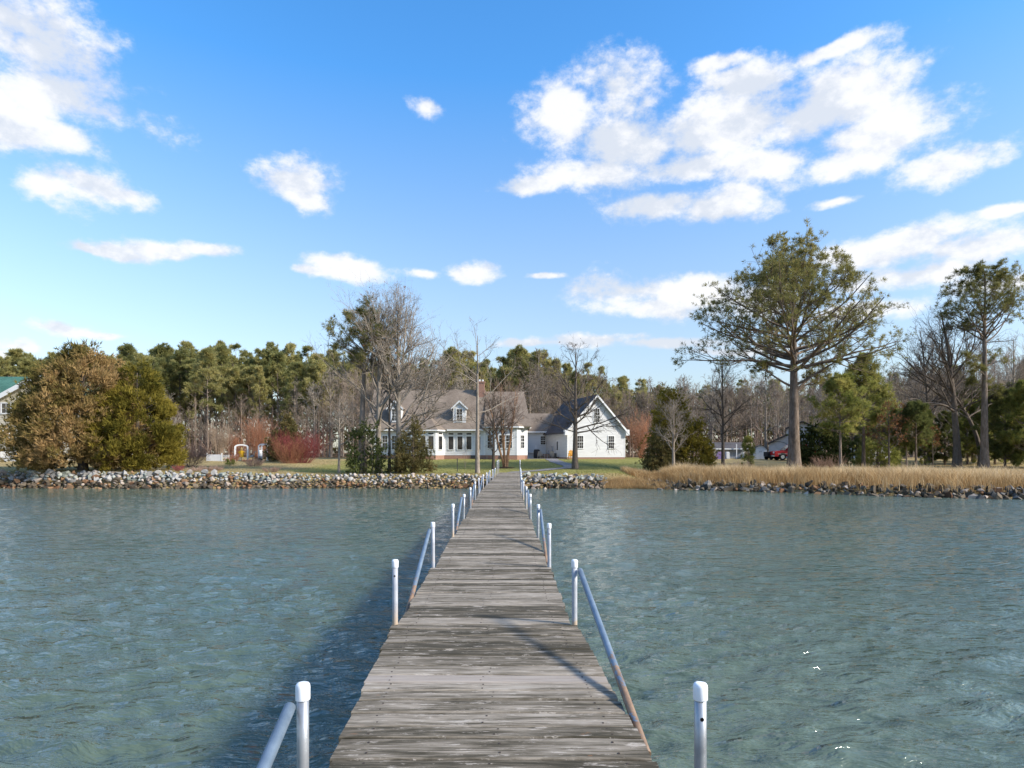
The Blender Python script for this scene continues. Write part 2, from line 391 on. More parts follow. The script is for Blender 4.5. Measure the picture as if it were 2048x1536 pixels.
    # rocks
    def rock(name, lo, mid, hi):
        m, t, bs = new_mat(name, 0.9, 0.15); nt = NT(t)
        n = nt.noise(nt.pos(), 3.3, 6, 0.7); n2 = nt.noise(nt.pos(), 1.1, 2, 0.5)
        at_ = nt.n('ShaderNodeAttribute'); at_.attribute_name = 'tone'
        v = nt.math('ADD', nt.math('MULTIPLY', n, 0.6), nt.math('MULTIPLY', nt.math('ADD', nt.rnd(), at_.outputs['Fac']), 0.45))
        nt.set(bs.inputs['Base Color'], nt.mix(nt.step(n2, 0.6, 0.75, 0, 0.3), nt.ramp(v, [(0.25, lo), (0.5, mid), (0.8, hi)]), (0.16, 0.15, 0.10)))
        nt.set(bs.inputs['Normal'], nt.bump(n, 0.7, 0.05))
    rock('rock_pale', (0.15,0.143,0.13), (0.255,0.245,0.228), (0.37,0.36,0.34))
    rock('rock_warm', (0.20,0.155,0.12), (0.33,0.27,0.22), (0.45,0.385,0.33))
    rock('rock_green', (0.15,0.165,0.14), (0.245,0.262,0.228), (0.36,0.375,0.335))
    rock('rock_rust', (0.07,0.036,0.02), (0.16,0.085,0.045), (0.26,0.16,0.09))
    rock('rock_tide', (0.03,0.026,0.02), (0.075,0.06,0.043), (0.17,0.135,0.095))
    rock('rock_slate', (0.05,0.05,0.047), (0.105,0.10,0.092), (0.23,0.205,0.175))
    # house
    m, t, bs = new_mat('white_siding', 0.55, 0.3); nt = NT(t)
    n = nt.noise(nt.vmul(nt.pos(), (0.6, 0.6, 2.5)), 1.3, 5, 0.6)
    nt.set(bs.inputs['Base Color'], nt.ramp(n, [(0.3, (0.56,0.56,0.555)), (0.7, (0.65,0.65,0.64))]))
    plain('white_trim', (0.70, 0.70, 0.69), 0.5, 0.3, 0.03)
    m, t, bs = new_mat('brick', 0.9, 0.15); nt = NT(t)
    br = nt.n('ShaderNodeTexBrick'); br.inputs['Scale'].default_value = 1.0
    br.inputs['Brick Width'].default_value = 0.22; br.inputs['Row Height'].default_value = 0.075; br.inputs['Mortar Size'].default_value = 0.012
    sp = nt.n('ShaderNodeSeparateXYZ'); nt.L.new(nt.pos(), sp.inputs[0]); cb = nt.n('ShaderNodeCombineXYZ')
    nt.set(cb.inputs[0], nt.math('ADD', sp.outputs['X'], sp.outputs['Y'])); nt.set(cb.inputs[1], sp.outputs['Z']); nt.L.new(cb.outputs[0], br.inputs['Vector'])
    br.inputs['Color1'].default_value = (0.25,0.115,0.08,1); br.inputs['Color2'].default_value = (0.32,0.155,0.105,1); br.inputs['Mortar'].default_value = (0.35,0.27,0.22,1)
    nt.L.new(br.outputs['Color'], bs.inputs['Base Color']); nt.set(bs.inputs['Normal'], nt.bump(br.outputs['Fac'], 0.5, -0.01))
    def shingle(name, a, b):
        m, t, bs = new_mat(name, 0.92, 0.1); nt = NT(t)
        sp = nt.n('ShaderNodeSeparateXYZ'); nt.L.new(nt.pos(), sp.inputs[0]); cb = nt.n('ShaderNodeCombineXYZ')
        nt.set(cb.inputs[0], nt.math('ADD', sp.outputs['X'], nt.math('MULTIPLY', sp.outputs['Y'], 0.31))); nt.set(cb.inputs[1], nt.math('MULTIPLY', sp.outputs['Z'], 1.4))
        br = nt.n('ShaderNodeTexBrick'); br.inputs['Brick Width'].default_value = 0.33; br.inputs['Row Height'].default_value = 0.15; br.inputs['Mortar Size'].default_value = 0.012
        br.inputs['Scale'].default_value = 1.0; br.inputs['Bias'].default_value = -0.1
        nt.L.new(cb.outputs[0], br.inputs['Vector'])
        br.inputs['Color1'].default_value = (*a, 1); br.inputs['Color2'].default_value = (*b, 1); br.inputs['Mortar'].default_value = (*[k*0.55 for k in a], 1)
        n = nt.noise(nt.pos(), 0.55, 5, 0.65)
        c = nt.mix(0.6, br.outputs['Color'], nt.ramp(n, [(0.3, tuple(k*0.72 for k in a)), (0.7, tuple(k*1.12 for k in b))]))
        nt.set(bs.inputs['Base Color'], c); nt.set(bs.inputs['Normal'], nt.bump(br.outputs['Fac'], 0.5, -0.02))
    shingle('brown_shingle', (0.185,0.145,0.112), (0.26,0.21,0.165))
    shingle('dark_shingle', (0.085,0.078,0.078), (0.125,0.115,0.115))
    shingle('green_shingle', (0.05,0.13,0.10), (0.09,0.20,0.155))
    m, t, bs = new_mat('window_glass', 0.06, 0.6, (0.025,0.03,0.035)); nt = NT(t)
    n = nt.noise(nt.pos(), 0.9, 3, 0.6); nt.set(bs.inputs['Base Color'], nt.ramp(n, [(0.3, (0.012,0.014,0.016)), (0.75, (0.075,0.065,0.055))]))
    plain('tan_siding', (0.52, 0.47, 0.37), 0.7, 0.2, 0.05)
    plain('grey_board', (0.40, 0.41, 0.43), 0.8, 0.2, 0.12, 2.0)
    plain('pale_wood', (0.42, 0.36, 0.29), 0.85, 0.15, 0.15, 4.0)
    plain('fence_wood', (0.27, 0.245, 0.215), 0.9, 0.15, 0.2, 2.0)
    plain('shed_white', (0.66, 0.66, 0.66), 0.6, 0.3, 0.07, 1.0)
    plain('red_paint', (0.38, 0.012, 0.018), 0.25, 0.6, 0.05)
    plain('chrome', (0.6, 0.6, 0.62), 0.25, 0.5, 0.05, metal=0.9)
    plain('tyre_rubber', (0.02, 0.02, 0.02), 0.85, 0.2, 0.1)
    plain('black_cover', (0.022, 0.022, 0.025), 0.7, 0.3, 0.2)
    plain('dark_metal', (0.05, 0.05, 0.05), 0.6, 0.4, 0.2)
    plain('mulch', (0.07, 0.04, 0.025), 0.95, 0.05, 0.3, 8.0)
    plain('yellow_cloth', (0.62, 0.36, 0.03), 0.85, 0.1, 0.2, 5.0)
    plain('yellow_paint', (0.60, 0.30, 0.05), 0.6, 0.3, 0.15, 5.0)
    plain('straw', (0.45, 0.33, 0.15), 0.9, 0.1, 0.2, 9.0)
    plain('statue_stone', (0.36, 0.35, 0.33), 0.9, 0.1, 0.2, 6.0)
    plain('purple_cloth', (0.13, 0.09, 0.19), 0.8, 0.2, 0.15, 5.0)
    # bark and twigs
    bark_mat('bark_grey', (0.16,0.13,0.103), (0.34,0.29,0.235))
    bark_mat('bark_dark', (0.075,0.06,0.047), (0.175,0.142,0.115))
    bark_mat('bark_pine', (0.11,0.085,0.066), (0.30,0.24,0.195), 4.0)
    bark_mat('bark_pale', (0.19,0.155,0.12), (0.36,0.31,0.255))
    bark_mat('bark_woods', (0.19,0.145,0.108), (0.36,0.285,0.22))
    bark_mat('bark_birch', (0.24,0.115,0.055), (0.52,0.31,0.17), 3.0)
    bark_mat('twig_pale', (0.28,0.205,0.145), (0.43,0.335,0.25))
    bark_mat('twig_brown', (0.21,0.135,0.10), (0.37,0.255,0.195))
    bark_mat('twig_red', (0.17,0.042,0.042), (0.31,0.10,0.09))
    bark_mat('twig_rust', (0.24,0.10,0.055), (0.40,0.20,0.12))
    leaf_mat('needle_pine', (0.12, 0.125, 0.045), (0.23, 0.215, 0.075), (0.37, 0.32, 0.125), 0.45)
    leaf_mat('needle_woods', (0.175, 0.185, 0.072), (0.325, 0.31, 0.118), (0.50, 0.44, 0.185), 0.48, 0.34)
    leaf_mat('needle_young', (0.14, 0.165, 0.042), (0.27, 0.28, 0.078), (0.43, 0.385, 0.125), 0.45)
    leaf_mat('needle_dark', (0.075, 0.092, 0.032), (0.15, 0.165, 0.055), (0.25, 0.24, 0.082), 0.42)  # darker green needle colour of the dark young pines
    leaf_mat('cedar_brown', (0.065, 0.075, 0.02), (0.20, 0.16, 0.052), (0.42, 0.275, 0.125), 0.35)
    leaf_mat('cedar_gold', (0.085, 0.082, 0.018), (0.235, 0.19, 0.036), (0.4, 0.305, 0.062), 0.35)
    leaf_mat('cedar_dull', (0.06, 0.062, 0.024), (0.145, 0.125, 0.05), (0.27, 0.195, 0.085), 0.35)
    leaf_mat('holly_leaf', (0.028, 0.04, 0.014), (0.062, 0.08, 0.028), (0.13, 0.145, 0.05), 0.25)
    leaf_mat('dead_leaf', (0.11,0.045,0.02), (0.21,0.095,0.045), (0.32,0.17,0.08), 0.3)
    leaf_mat('marsh_blade', (0.3, 0.175, 0.07), (0.58, 0.41, 0.21), (0.78, 0.64, 0.42), 0.5)
    leaf_mat('grass_blade', (0.19, 0.19, 0.055), (0.31, 0.27, 0.1), (0.46, 0.37, 0.18), 0.4)
make_materials()

# ------------------------------------------------------------------ terrain and water
def lerp(a, b, t): return a + (b-a)*t
def sst(a, b, x):
    t = np.clip((np.asarray(x, float)-a)/(b-a), 0, 1); return t*t*(3-2*t)
def shore_y(X):
    X = np.asarray(X, float)
    return np.where(X < 9, 47.0, np.maximum(47.0 - 0.645*(X-9) + 0.0035*np.maximum(X-9, 0)**2, 18.0)) + 0.35*np.sin(X*0.31) * sst(-3, -9, X) + 0.5*np.sin(X*0.43+1)*sst(12, 18, X)
def ground_z(X, Y):
    X = np.asarray(X, float); Y = np.asarray(Y, float)
    ys = shore_y(X); s = Y - ys
    top = lerp(0.06, -0.17, sst(-24, -15, X)); top = lerp(top, -0.66, sst(8.0, 11.5, X))
    marsh = sst(9.5, 12.5, X)
    plate = ys + 1.9 + marsh*9.0
    run = np.clip((Y - plate)/np.maximum(80 - plate, 1), 0, 1)
    z_up = top + marsh*0.12*np.clip(s/9, 0, 1) + (0.77-top-0.12*marsh)*run
    bank = np.clip(s/1.9, 0, 1)
    z = lerp(-1.28, z_up, bank)
    z = np.where(s < 0, np.maximum(-1.28 + s*0.35, -3.2), z)
    z = z + np.where(Y > 80, 0.35*sst(85, 130, Y), 0)
    lump = 0.035*np.sin(X*0.9+0.4*Y)*np.sin(Y*0.7-0.3*X) + 0.05*np.sin(X*0.23+2)*np.sin(Y*0.31)
    return z + lump*sst(0.5, 3.0, s)
def gz(x, y): return float(ground_z(x, y))

def build_ground():
    xs = np.concatenate([[-3000,-1200,-500,-260,-150,-100,-75,-60], np.arange(-50, 50.1, 0.62), [56,64,75,100,150,260,500,1200,3000]])
    ys = np.concatenate([np.arange(14, 34, 1.6), np.arange(34, 56, 0.36), np.arange(56, 84, 0.8), np.arange(84, 130, 3.0), [140,160,190,240,320,500,900,1800,4000]])
    X, Y = np.meshgrid(xs, ys); Z = ground_z(X, Y)
    V = np.stack([X, Y, Z], -1).reshape(-1, 3); nx = len(xs)
    i = np.arange(len(ys)-1)[:, None]*nx + np.arange(nx-1)[None]
    q = np.stack([i, i+1, i+nx+1, i+nx], -1).reshape(-1, 4)
    o = link('ground', mesh_np('ground', V, q, smooth=True), MATS['lawn']); tag(o, 'lawn and dry grass ground rising from the shore to the house', kind='structure')
build_ground()

def build_water():
    rng = np.random.default_rng(5)
    d = [0.9]
    while d[-1] < 58: d.append(d[-1] + max(0.026, 0.0078*d[-1]))
    d = np.array(d); u = np.linspace(-1.02, 1.02, 450)
    u = np.concatenate([[-14, -6, -3, -1.8, -1.3], u, [1.3, 1.8, 3, 6, 14]])
    ys = np.concatenate([[-160, -40, -8, -1], d, [75, 140]])
    sc = np.maximum(np.abs(ys)*0.98, 0) + 2.2
    sc[:4] = [60, 40, 12, 4]
    Y = np.repeat(ys[:, None], len(u), 1); X = u[None]*sc[:, None]
    dy = np.gradient(ys)[:, None]; dx = (sc*2.04/450)[:, None]
    Z = np.zeros_like(X)
    for k in range(60):
        lam = 0.14*(1.041**k)*rng.uniform(0.9, 1.1)
        th = math.radians(rng.normal(78, 30)); kx, ky = math.cos(th)*2*math.pi/lam, math.sin(th)*2*math.pi/lam
        amp = 0.0100*lam**0.95*math.exp(-(lam/1.3)**2)*rng.uniform(0.6, 1.3)
        ph = rng.uniform(0, 6.28)
        damp = np.exp(-(ky*dy)**2*0.35 - (kx*dx)**2*0.35)
        px_, py_ = X+0.35*np.sin(Y*0.7+ph), Y+0.35*np.sin(X*0.6+ph*2)
        sgn = np.sin(kx*px_ + ky*py_ + ph)
        Z += amp*damp*(sgn + 0.35*np.cos(2*(kx*px_ + ky*py_ + ph)))
    edge = sst(1.02, 0.98, np.abs(u))[None] * sst(0.9, 1.6, Y)
    gust = 0.75 + 0.35*np.sin(X*0.21+Y*0.13+1)*np.sin(Y*0.17-X*0.06)
    Z = WATER_Z + Z*edge*gust
    V = np.stack([X, Y, Z], -1).reshape(-1, 3); nx = len(u)
    i = np.arange(len(ys)-1)[:, None]*nx + np.arange(nx-1)[None]
    q = np.stack([i, i+1, i+nx+1, i+nx], -1).reshape(-1, 4)
    o = link('water', mesh_np('water', V, q, smooth=True), MATS['water']); tag(o, 'rippled green-grey creek water round the pier', kind='structure')
build_water()

def build_path():
    def ribbon(name, pts, w, label):
        P = [Vector((x, y, 0)) for x, y in pts]; fine = []
        for i in range(len(P)-1):
            a, b, c, e = P[max(i-1, 0)], P[i], P[i+1], P[min(i+2, len(P)-1)]
            for k in range(10):
                t = k/10; fine.append(0.5*((2*b)+(c-a)*t+(2*a-5*b+4*c-e)*t*t+(3*b-a-3*c+e)*t**3))
        fine.append(P[-1]); V = []; Q = []; C = 5
        for i, p in enumerate(fine):
            t = (fine[min(i+1, len(fine)-1)]-fine[max(i-1, 0)]).normalized(); nrm = Vector((t.y, -t.x, 0))
            for j in range(C):
                v = p + nrm*(j/(C-1)-0.5)*w; V.append((v.x, v.y, gz(v.x, v.y)+0.035))
        for i in range(len(fine)-1):
            for j in range(C-1): Q.append((i*C+j, i*C+j+1, (i+1)*C+j+1, (i+1)*C+j))
        o = link(name, mesh_np(name, V, Q, smooth=True), MATS['path_gravel']); tag(o, label, kind='structure')
    ribbon('path', [(-0.15,50.4),(0.1,52.2),(0.9,54.2),(2.6,56.3),(4.6,58.6),(5.6,61.5),(5.4,66),(5.0,72),(4.8,79.5)], 1.5, 'grey gravel path curving from the pier up to the house')
    o = MB().box(1.9, 6.6, 79.9, 87.4, gz(4,80)-0.2, gz(4,84)+0.05).build('patio_slab', MATS['path_gravel']); tag(o, 'grey paved patio between the two house wings', kind='structure')
build_path()

# ------------------------------------------------------------------ pier
POST_D = [2.75, 5.88, 8.9, 12.1, 15.3, 18.3, 21.5, 25.0, 28.3, 31.6, 34.8, 38.2, 41.6, 45.0, 48.2]
_ED = np.array([-2, 1.0, 3.23, 5.88, 8.9, 12.2, 15.3, 18.4, 21.5, 25.5, 32.4, 38, 45.4, 52])
_EL = np.array([-.62, -.80, -.93, -1.085, -1.11, -1.13, -1.16, -1.19, -1.24, -1.30, -1.25, -1.16, -1.05, -.96])
_ER = np.array([1.0, .852, .735, .59, .535, .505, .46, .425, .395, .385, .46, .52, .58, .64])
def pier_edges(d):
    l, r = np.interp(d, _ED, _EL), np.interp(d, _ED, _ER)
    lo = max([p for p in POST_D if p <= d + 1e-6], default=None)
    if lo is not None and lo > 3:
        hi = min([p for p in POST_D if p > d + 1e-6], default=lo+3.1)
        k = 1-(d-lo)/(hi-lo); l += 0.055*k; r -= 0.055*k
    return float(l), float(r)

def build_pier():
    rng = random.Random(11)
    pier = thing('pier', 'long weathered grey plank pier with capped pipe posts reaching the shore', 'pier')
    meshes = []
    for k in range(8):   # unit boards, one metre long and wide: slightly cupped, uneven ends
        nx = 9; V = []; Fq = []
        r = random.Random(100+k)
        for i in range(nx):
            x = i/(nx-1)-0.5; w = r.uniform(-0.0015, 0.0015)
            e = 0.012 if i in (0, nx-1) else 0
            for (yy, zz) in ((-0.5,-0.038),(-0.5,-0.006),(-0.455,0.0),(0.0,r.uniform(-0.002,0.0015)),(0.455,0.0),(0.5,-0.006),(0.5,-0.038)):
                V.append((x, yy + r.uniform(-0.012, 0.012), zz + w - e*0.3))
        C = 7
        for i in range(nx-1):
            for j in range(C): Fq.append((i*C+j, (i+1)*C+j, (i+1)*C+(j+1) % C, i*C+(j+1) % C))
        me = bpy.data.meshes.new('board'); me.from_pydata(V, [], Fq + [tuple(range(C)), tuple(range((nx-1)*C, nx*C))[::-1]])
        nb = MB()
        for fx in (-0.40, 0.02, 0.40):
            for fy in (-0.25, 0.27):
                x, y = fx + r.uniform(-.008, .008), fy + r.uniform(-.06, .06); nb.box(x-.0032, x+.0032, y-.03, y+.03, -.004, .0022)
        mv = [tuple(v.co) for v in me.vertices]; mf = [tuple(p_.vertices) for p_ in me.polygons]; nf = len(mf)
        me = bpy.data.meshes.new('board'); me.from_pydata(mv + nb.v, [], mf + [tuple(i+len(mv) for i in f) for f in nb.f])
        me.materials.append(MATS['weathered_board']); me.materials.append(MATS['nail_iron'])
        for p_ in me.polygons: p_.material_index = 1 if p_.index >= nf else 0
        meshes.append(me)
    d = 0.6; n = 0
    while d < 51.2:
        w = rng.choice([0.138, 0.138, 0.138, 0.185, 0.235, 0.235]) if d < 9 else rng.choice([0.138, 0.185, 0.235, 0.235])
        l, r = pier_edges(d + w/2)
        for p in POST_D:      # a bay ends at its posts
            if d < p < d + w*0.6: d = p + 0.004
        l += rng.uniform(-0.012, 0.012); r += rng.uniform(-0.012, 0.012)
        o = bpy.data.objects.new('plank', rng.choice(meshes)); COL.objects.link(o); o.parent = pier
        dz = gz(0, 50.6)+0.03 if d > 50.5 else 0.0
        o.location = ((l+r)/2, d + w/2, rng.uniform(-0.004, 0.004) + 0.006*math.sin(d*1.3))
        o.scale = (r-l, w, 1); o.rotation_euler = (rng.uniform(-.012, .012), rng.uniform(-.003, .003), rng.uniform(-.004, .004) + (math.pi if rng.random() < .5 else 0))
        gap = rng.choice([0.007, 0.010, 0.013, 0.016]) if rng.random() > 0.06 else 0.022
        d += w + gap; n += 1
    print('planks', n)
    # stringers under each bay
    bays = [0.6] + POST_D[1:] + [51.0]
    for a, b in zip(bays[:-1], bays[1:]):
        for f in (0.06, 0.5, 0.94):
            la, ra = pier_edges(a+0.05); lb, rb = pier_edges(b-0.05)
            xa, xb = lerp(la, ra, f), lerp(lb, rb, f)
            M = MB(); h = 0.04
            M.add([(xa-h,a+.02,-.30),(xa+h,a+.02,-.30),(xb+h,b-.02,-.30),(xb-h,b-.02,-.30),(xa-h,a+.02,-.052),(xa+h,a+.02,-.052),(xb+h,b-.02,-.052),(xb-h,b-.02,-.052)],
                  [(0,1,2,3),(4,5,6,7),(0,1,5,4),(2,3,7,6),(1,2,6,5),(0,3,7,4)])
            M.build('stringer', MATS['joist_wood'], pier)
    # pipe posts with caps, braces on every second post
    pm = MB().tube([(0,0,-2.0),(0,0,-0.2),(0,0,0.30),(0,0,0.55)], 0.0255, 14).mesh('post', smooth=False)
    for f in pm.polygons: f.use_smooth = len(f.vertices) == 4
    cm = MB().tube([(0,0,0.525),(0,0,0.528),(0,0,0.578),(0,0,0.588),(0,0,0.594),(0,0,0.597)], [0.0295,0.0305,0.0305,0.029,0.025,0.016], 24).mesh('cap')
    for f in cm.polygons: f.use_smooth = len(f.vertices) == 4
    hm = MB().tube([(0,-0.0250,0.45),(0,-0.0272,0.45)], [0.0085,0.0085], 10).mesh('bolt_hole')
    for me, mt in ((cm, 'cap_plastic'), (hm, 'dark_hole')): me.materials.append(MATS[mt])
    pm2 = pm.copy(); pm.materials.append(MATS['painted_pipe']); pm2.materials.append(MATS['galvanised_pipe'])
    bm_ = MB().tube([(0,0,0),(0,0,0.33),(0,0,0.66),(0,0,1.0)], 0.0252, 12).mesh('brace'); bm_.materials.append(MATS['brace_pipe'])
    for f in bm_.polygons: f.use_smooth = len(f.vertices) == 4
    for k, d in enumerate(POST_D):
        for side in (-1, 1):
            l, r = pier_edges(d + 0.001)
            x = l - 0.034 if side < 0 else r + 0.034
            if k == 0: x = -0.885 if side < 0 else 0.797
            dd = d + (0.035 if k else 0) + rng.uniform(-.02, .05)*(k > 1)
            tall = 0.0
            if k >= 13: tall = 0.42
            o = link('post', pm2 if (k == 0 or rng.random() < 0.25) else pm, None, pier); o.location = (x, dd, tall + rng.uniform(-.015, .015)*(k > 1))
            o.rotation_euler = (rng.uniform(-.01, .01)*(k > 1), rng.uniform(-.02, .02)*(k > 1), 0)
            c = link('cap', cm, None, o)
            braced = (k % 2 == 0) if side < 0 else (k % 2 == 1)
            if not braced and k < 4: link('bolt_hole', hm, None, o)
            if braced and k < 13:
                p1 = Vector((x + side*0.048, dd - 0.02, 0.50))
                back = 2.3; l2, r2 = pier_edges(max(d - back, 0.7))
                p0 = Vector(((l2 - 0.035) if side < 0 else (r2 + 0.035), dd - back, -0.11))
                if k == 0: p0 = Vector((-0.80, dd - 2.0, 0.02))
                b = link('brace', bm_, None, pier); v = p1 - p0
                b.location = p0; b.scale = (1, 1, v.length); b.rotation_euler = v.to_track_quat('Z', 'Y').to_euler()
                if k < 4:
                    h = MB().tube([(0,0,0),(0,-0.012,0)], 0.012, 6).build('bolt', MATS['galvanised_pipe'], pier); h.location = p1 + Vector((0, -0.034, -0.045))
build_pier()

# ------------------------------------------------------------------ riprap
def rock_mesh(seed, n=11):
    r = random.Random(seed); bm = bmesh.new()
    for i in range(n):
        z = r.uniform(-1, 1); a = r.uniform(0, 6.283); q = math.sqrt(1-z*z); s = r.uniform(0.78, 1.0)
        bm.verts.new((q*math.cos(a)*s*0.5, q*math.sin(a)*s*0.42, z*s*0.36))
    bmesh.ops.convex_hull(bm, input=bm.verts)
    for v in [v for v in bm.verts if not v.link_faces]: bm.verts.remove(v)
    me = bpy.data.meshes.new('stone'); bm.to_mesh(me); bm.free(); return me
ROCKS = [rock_mesh(k) for k in range(9)]
ROCKM = {}
def rock_of(k, mat):
    if (k, mat) not in ROCKM:
        me = ROCKS[k].copy(); me.materials.append(MATS[mat]); ROCKM[(k, mat)] = me
    return ROCKM[(k, mat)]

def rock_mass(name, items, parent, mat):
    """the stones that are too many to pick out, joined"""
    Vs, Ts, T = [], [], []; b = 0; rg = np.random.default_rng(len(items))
    for (loc, rot, sc, k) in items:
        me = ROCKS[k]; M = Matrix.LocRotScale(loc, rot, sc)
        v = np.array([M @ q.co for q in me.vertices]); t = np.array([p.vertices[:] for p in me.polygons if len(p.vertices) == 3])
        Vs.append(v); Ts.append(t+b); T.append(np.full(len(v), rg.random())); b += len(v)
    o = link(name, mesh_np(name, np.concatenate(Vs), None, np.concatenate(Ts), np.concatenate(T)), MATS[mat], parent)
    o['kind'] = 'stuff'; return o

def revetment(name, label, xa, xb, step, rows, palette, seed, top_fn, limit=300, size=0.46):
    from mathutils import Euler
    rg = random.Random(seed); t = thing(name, label, 'rock bank', (lerp(xa, xb, .5), 48, WATER_Z))
    inv = Vector(t.location); items = []
    for r in range(rows):
        f = r/(rows-1)
        x = xa + rg.uniform(0, step)
        while x < xb:
            ys = float(shore_y(x)); zt = top_fn(x)
            z = lerp(WATER_Z-0.10, zt, f) + rg.uniform(-.08, .08); y = ys + lerp(-0.25, 1.55, f) + rg.uniform(-.16, .16)
            s = size*rg.choice([0.7, 0.85, 1.0, 1.15, 1.5])*rg.uniform(.85, 1.15)*(1.15 if x < -16 else 0.88)
            items.append((Vector((x, y, z)), Euler((rg.uniform(-.5,.5), rg.uniform(-.4,.4), rg.uniform(0,6.28))), Vector((s*rg.uniform(.95,1.35), s*rg.uniform(.9,1.2), s*rg.uniform(.9,1.4))), rg.randrange(9), f))
            x += step*rg.uniform(0.7, 1.25)*(s/size)**0.5
    items.sort(key=lambda q: -q[2].x*q[2].z)
    rest = {}
    for i, (loc, rot, sc, k, f) in enumerate(items):
        mat = palette(loc, f, rg)
        if i < limit:
            o = link('stone', rock_of(k, mat), None, t); o.location = loc - inv; o.rotation_euler = rot; o.scale = sc
        else: rest.setdefault(mat, []).append((loc - inv, rot, sc, k))
    for mat, it in rest.items(): rock_mass('small_stones', it, t, mat)
    return t

def pal_left(loc, f, rg):
    tide = -0.50 + 0.10*math.sin(loc.x*0.8)
    if loc.z > tide: 
        u = rg.random()
        if loc.x < -15: return 'rock_pale' if u < .5 else ('rock_green' if u < .82 else ('rock_warm' if u < .95 else 'rock_rust'))
        return 'rock_pale' if u < .45 else ('rock_warm' if u < .78 else ('rock_slate' if u < .93 else 'rock_green'))
    if loc.z < -0.82: return 'rock_tide' if rg.random() < .75 else 'rock_rust'
    u = rg.random(); rust = 0.50 if loc.x > -13 else 0.25
    return 'rock_rust' if u < rust else ('rock_tide' if u < .85 else 'rock_warm')
def pal_mid(loc, f, rg):
    u = rg.random()
    if loc.z > -0.52: return 'rock_green' if u < .4 else ('rock_pale' if u < .75 else 'rock_warm')
    return 'rock_tide' if u < .5 else ('rock_rust' if u < .72 else 'rock_warm')
def pal_marsh(loc, f, rg):
    u = rg.random(); return 'rock_tide' if u < .60 else ('rock_slate' if u < .82 else ('rock_warm' if u < .93 else 'rock_rust'))
top_left = lambda x: lerp(0.06, -0.16, float(sst(-24, -15, x)))
revetment('rock_bank', 'long bank of pale stones over brown tide-stained stones left of the pier', -46, -1.45, 0.36, 9, pal_left, 3, top_left, size=0.37)
revetment('rock_bank', 'short bank of greenish pale stones just right of the pier', 0.85, 7.0, 0.38, 8, pal_mid, 4, lambda x: -0.14)
revetment('rock_bank', 'low dark rock sill along the edge of the tan marsh grass', 9.8, 36, 0.36, 5, pal_marsh, 6, lambda x: -0.52, size=0.54)

# ------------------------------------------------------------------ vegetation generators
def norm(v): return v/np.maximum(np.linalg.norm(v, axis=-1, keepdims=True), 1e-9)
def frames(T):
    ref = np.where(np.abs(T[..., 2:3]) > 0.8, np.array([1.0, 0.2, 0.0]), np.array([0.0, 0.0, 1.0]))
    U = norm(np.cross(T, ref)); return U, np.cross(T, U)
def lines(rng, P0, D0, Ln, n, wig, up):
    """M wandering branches of n points"""
    M = len(P0); P = np.zeros((M, n, 3)); P[:, 0] = P0; d = norm(D0.copy()); st = (Ln/(n-1))[:, None]
    for i in range(1, n):
        d = norm(d + rng.normal(0, wig, (M, 3)) + np.array([0, 0, up]))
        P[:, i] = P[:, i-1] + d*st
    return P
def taper(r0, n, end): return r0[:, None]*np.linspace(1, end, n)[None]
def sprout(rng, P, R, per, t0, t1, ang, angsd, lenf, lsd, n, wig, up, rf, end=0.35, taperlen=0.5, flat=0.0, rmin=0.004):
    """children of every branch in P"""
    M, np_, _ = P.shape
    L = np.linalg.norm(np.diff(P, axis=1), axis=2).sum(1)
    cnt = np.maximum(rng.poisson(per, M) if per < 4 else np.full(M, int(per)) + rng.integers(-1, 2, M), 0)
    idx = np.repeat(np.arange(M), cnt); K = len(idx)
    if K == 0: return np.zeros((0, n, 3)), np.zeros((0, n))
    t = rng.uniform(t0, t1, K); fi = t*(np_-1); i0 = np.minimum(fi.astype(int), np_-2); fr = (fi-i0)[:, None]
    p = P[idx, i0]*(1-fr) + P[idx, i0+1]*fr; T = norm(P[idx, i0+1]-P[idx, i0])
    rp = R[idx, i0]*(1-fr[:, 0]) + R[idx, i0+1]*fr[:, 0]
    U, W = frames(T); a = np.radians(rng.normal(ang, angsd, K))[:, None]; ph = rng.uniform(0, 2*np.pi, K)[:, None]
    D = np.cos(a)*T + np.sin(a)*(np.cos(ph)*U + np.sin(ph)*W)
    D[:, 2] *= (1-flat); D = norm(D)
    ln = L[idx]*lenf*(1-taperlen*t)*np.exp(rng.normal(0, lsd, K))
    return lines(rng, p, D, ln, n, wig, up), taper(np.maximum(rp*rf, rmin), n, end)

def tube_arrays(sets):
    """sets: [(P (M,n,3), R (M,n), sides)] -> verts, quads"""
    Vs, Qs = [], []; base = 0
    for P, R, k in sets:
        M, n, _ = P.shape
        if M == 0: continue
        T = np.empty_like(P); T[:, 1:-1] = P[:, 2:]-P[:, :-2]; T[:, 0] = P[:, 1]-P[:, 0]; T[:, -1] = P[:, -1]-P[:, -2]
        T = norm(T); U, W = frames(T)
        a = np.arange(k)*2*np.pi/k
        ring = U[:, :, None]*np.cos(a)[None, None, :, None] + W[:, :, None]*np.sin(a)[None, None, :, None]
        V = P[:, :, None] + ring*R[:, :, None, None]
        Vs.append(V.reshape(-1, 3))
        m = np.arange(M)[:, None, None]*n*k; i = np.arange(n-1)[None, :, None]*k; j = np.arange(k)[None, None]; j2 = (j+1) % k
        q = np.stack([m+i+j, m+i+j2, m+i+k+j2, m+i+k+j], -1).reshape(-1, 4) + base
        Qs.append(q); base += M*n*k
    return np.concatenate(Vs), np.concatenate(Qs)

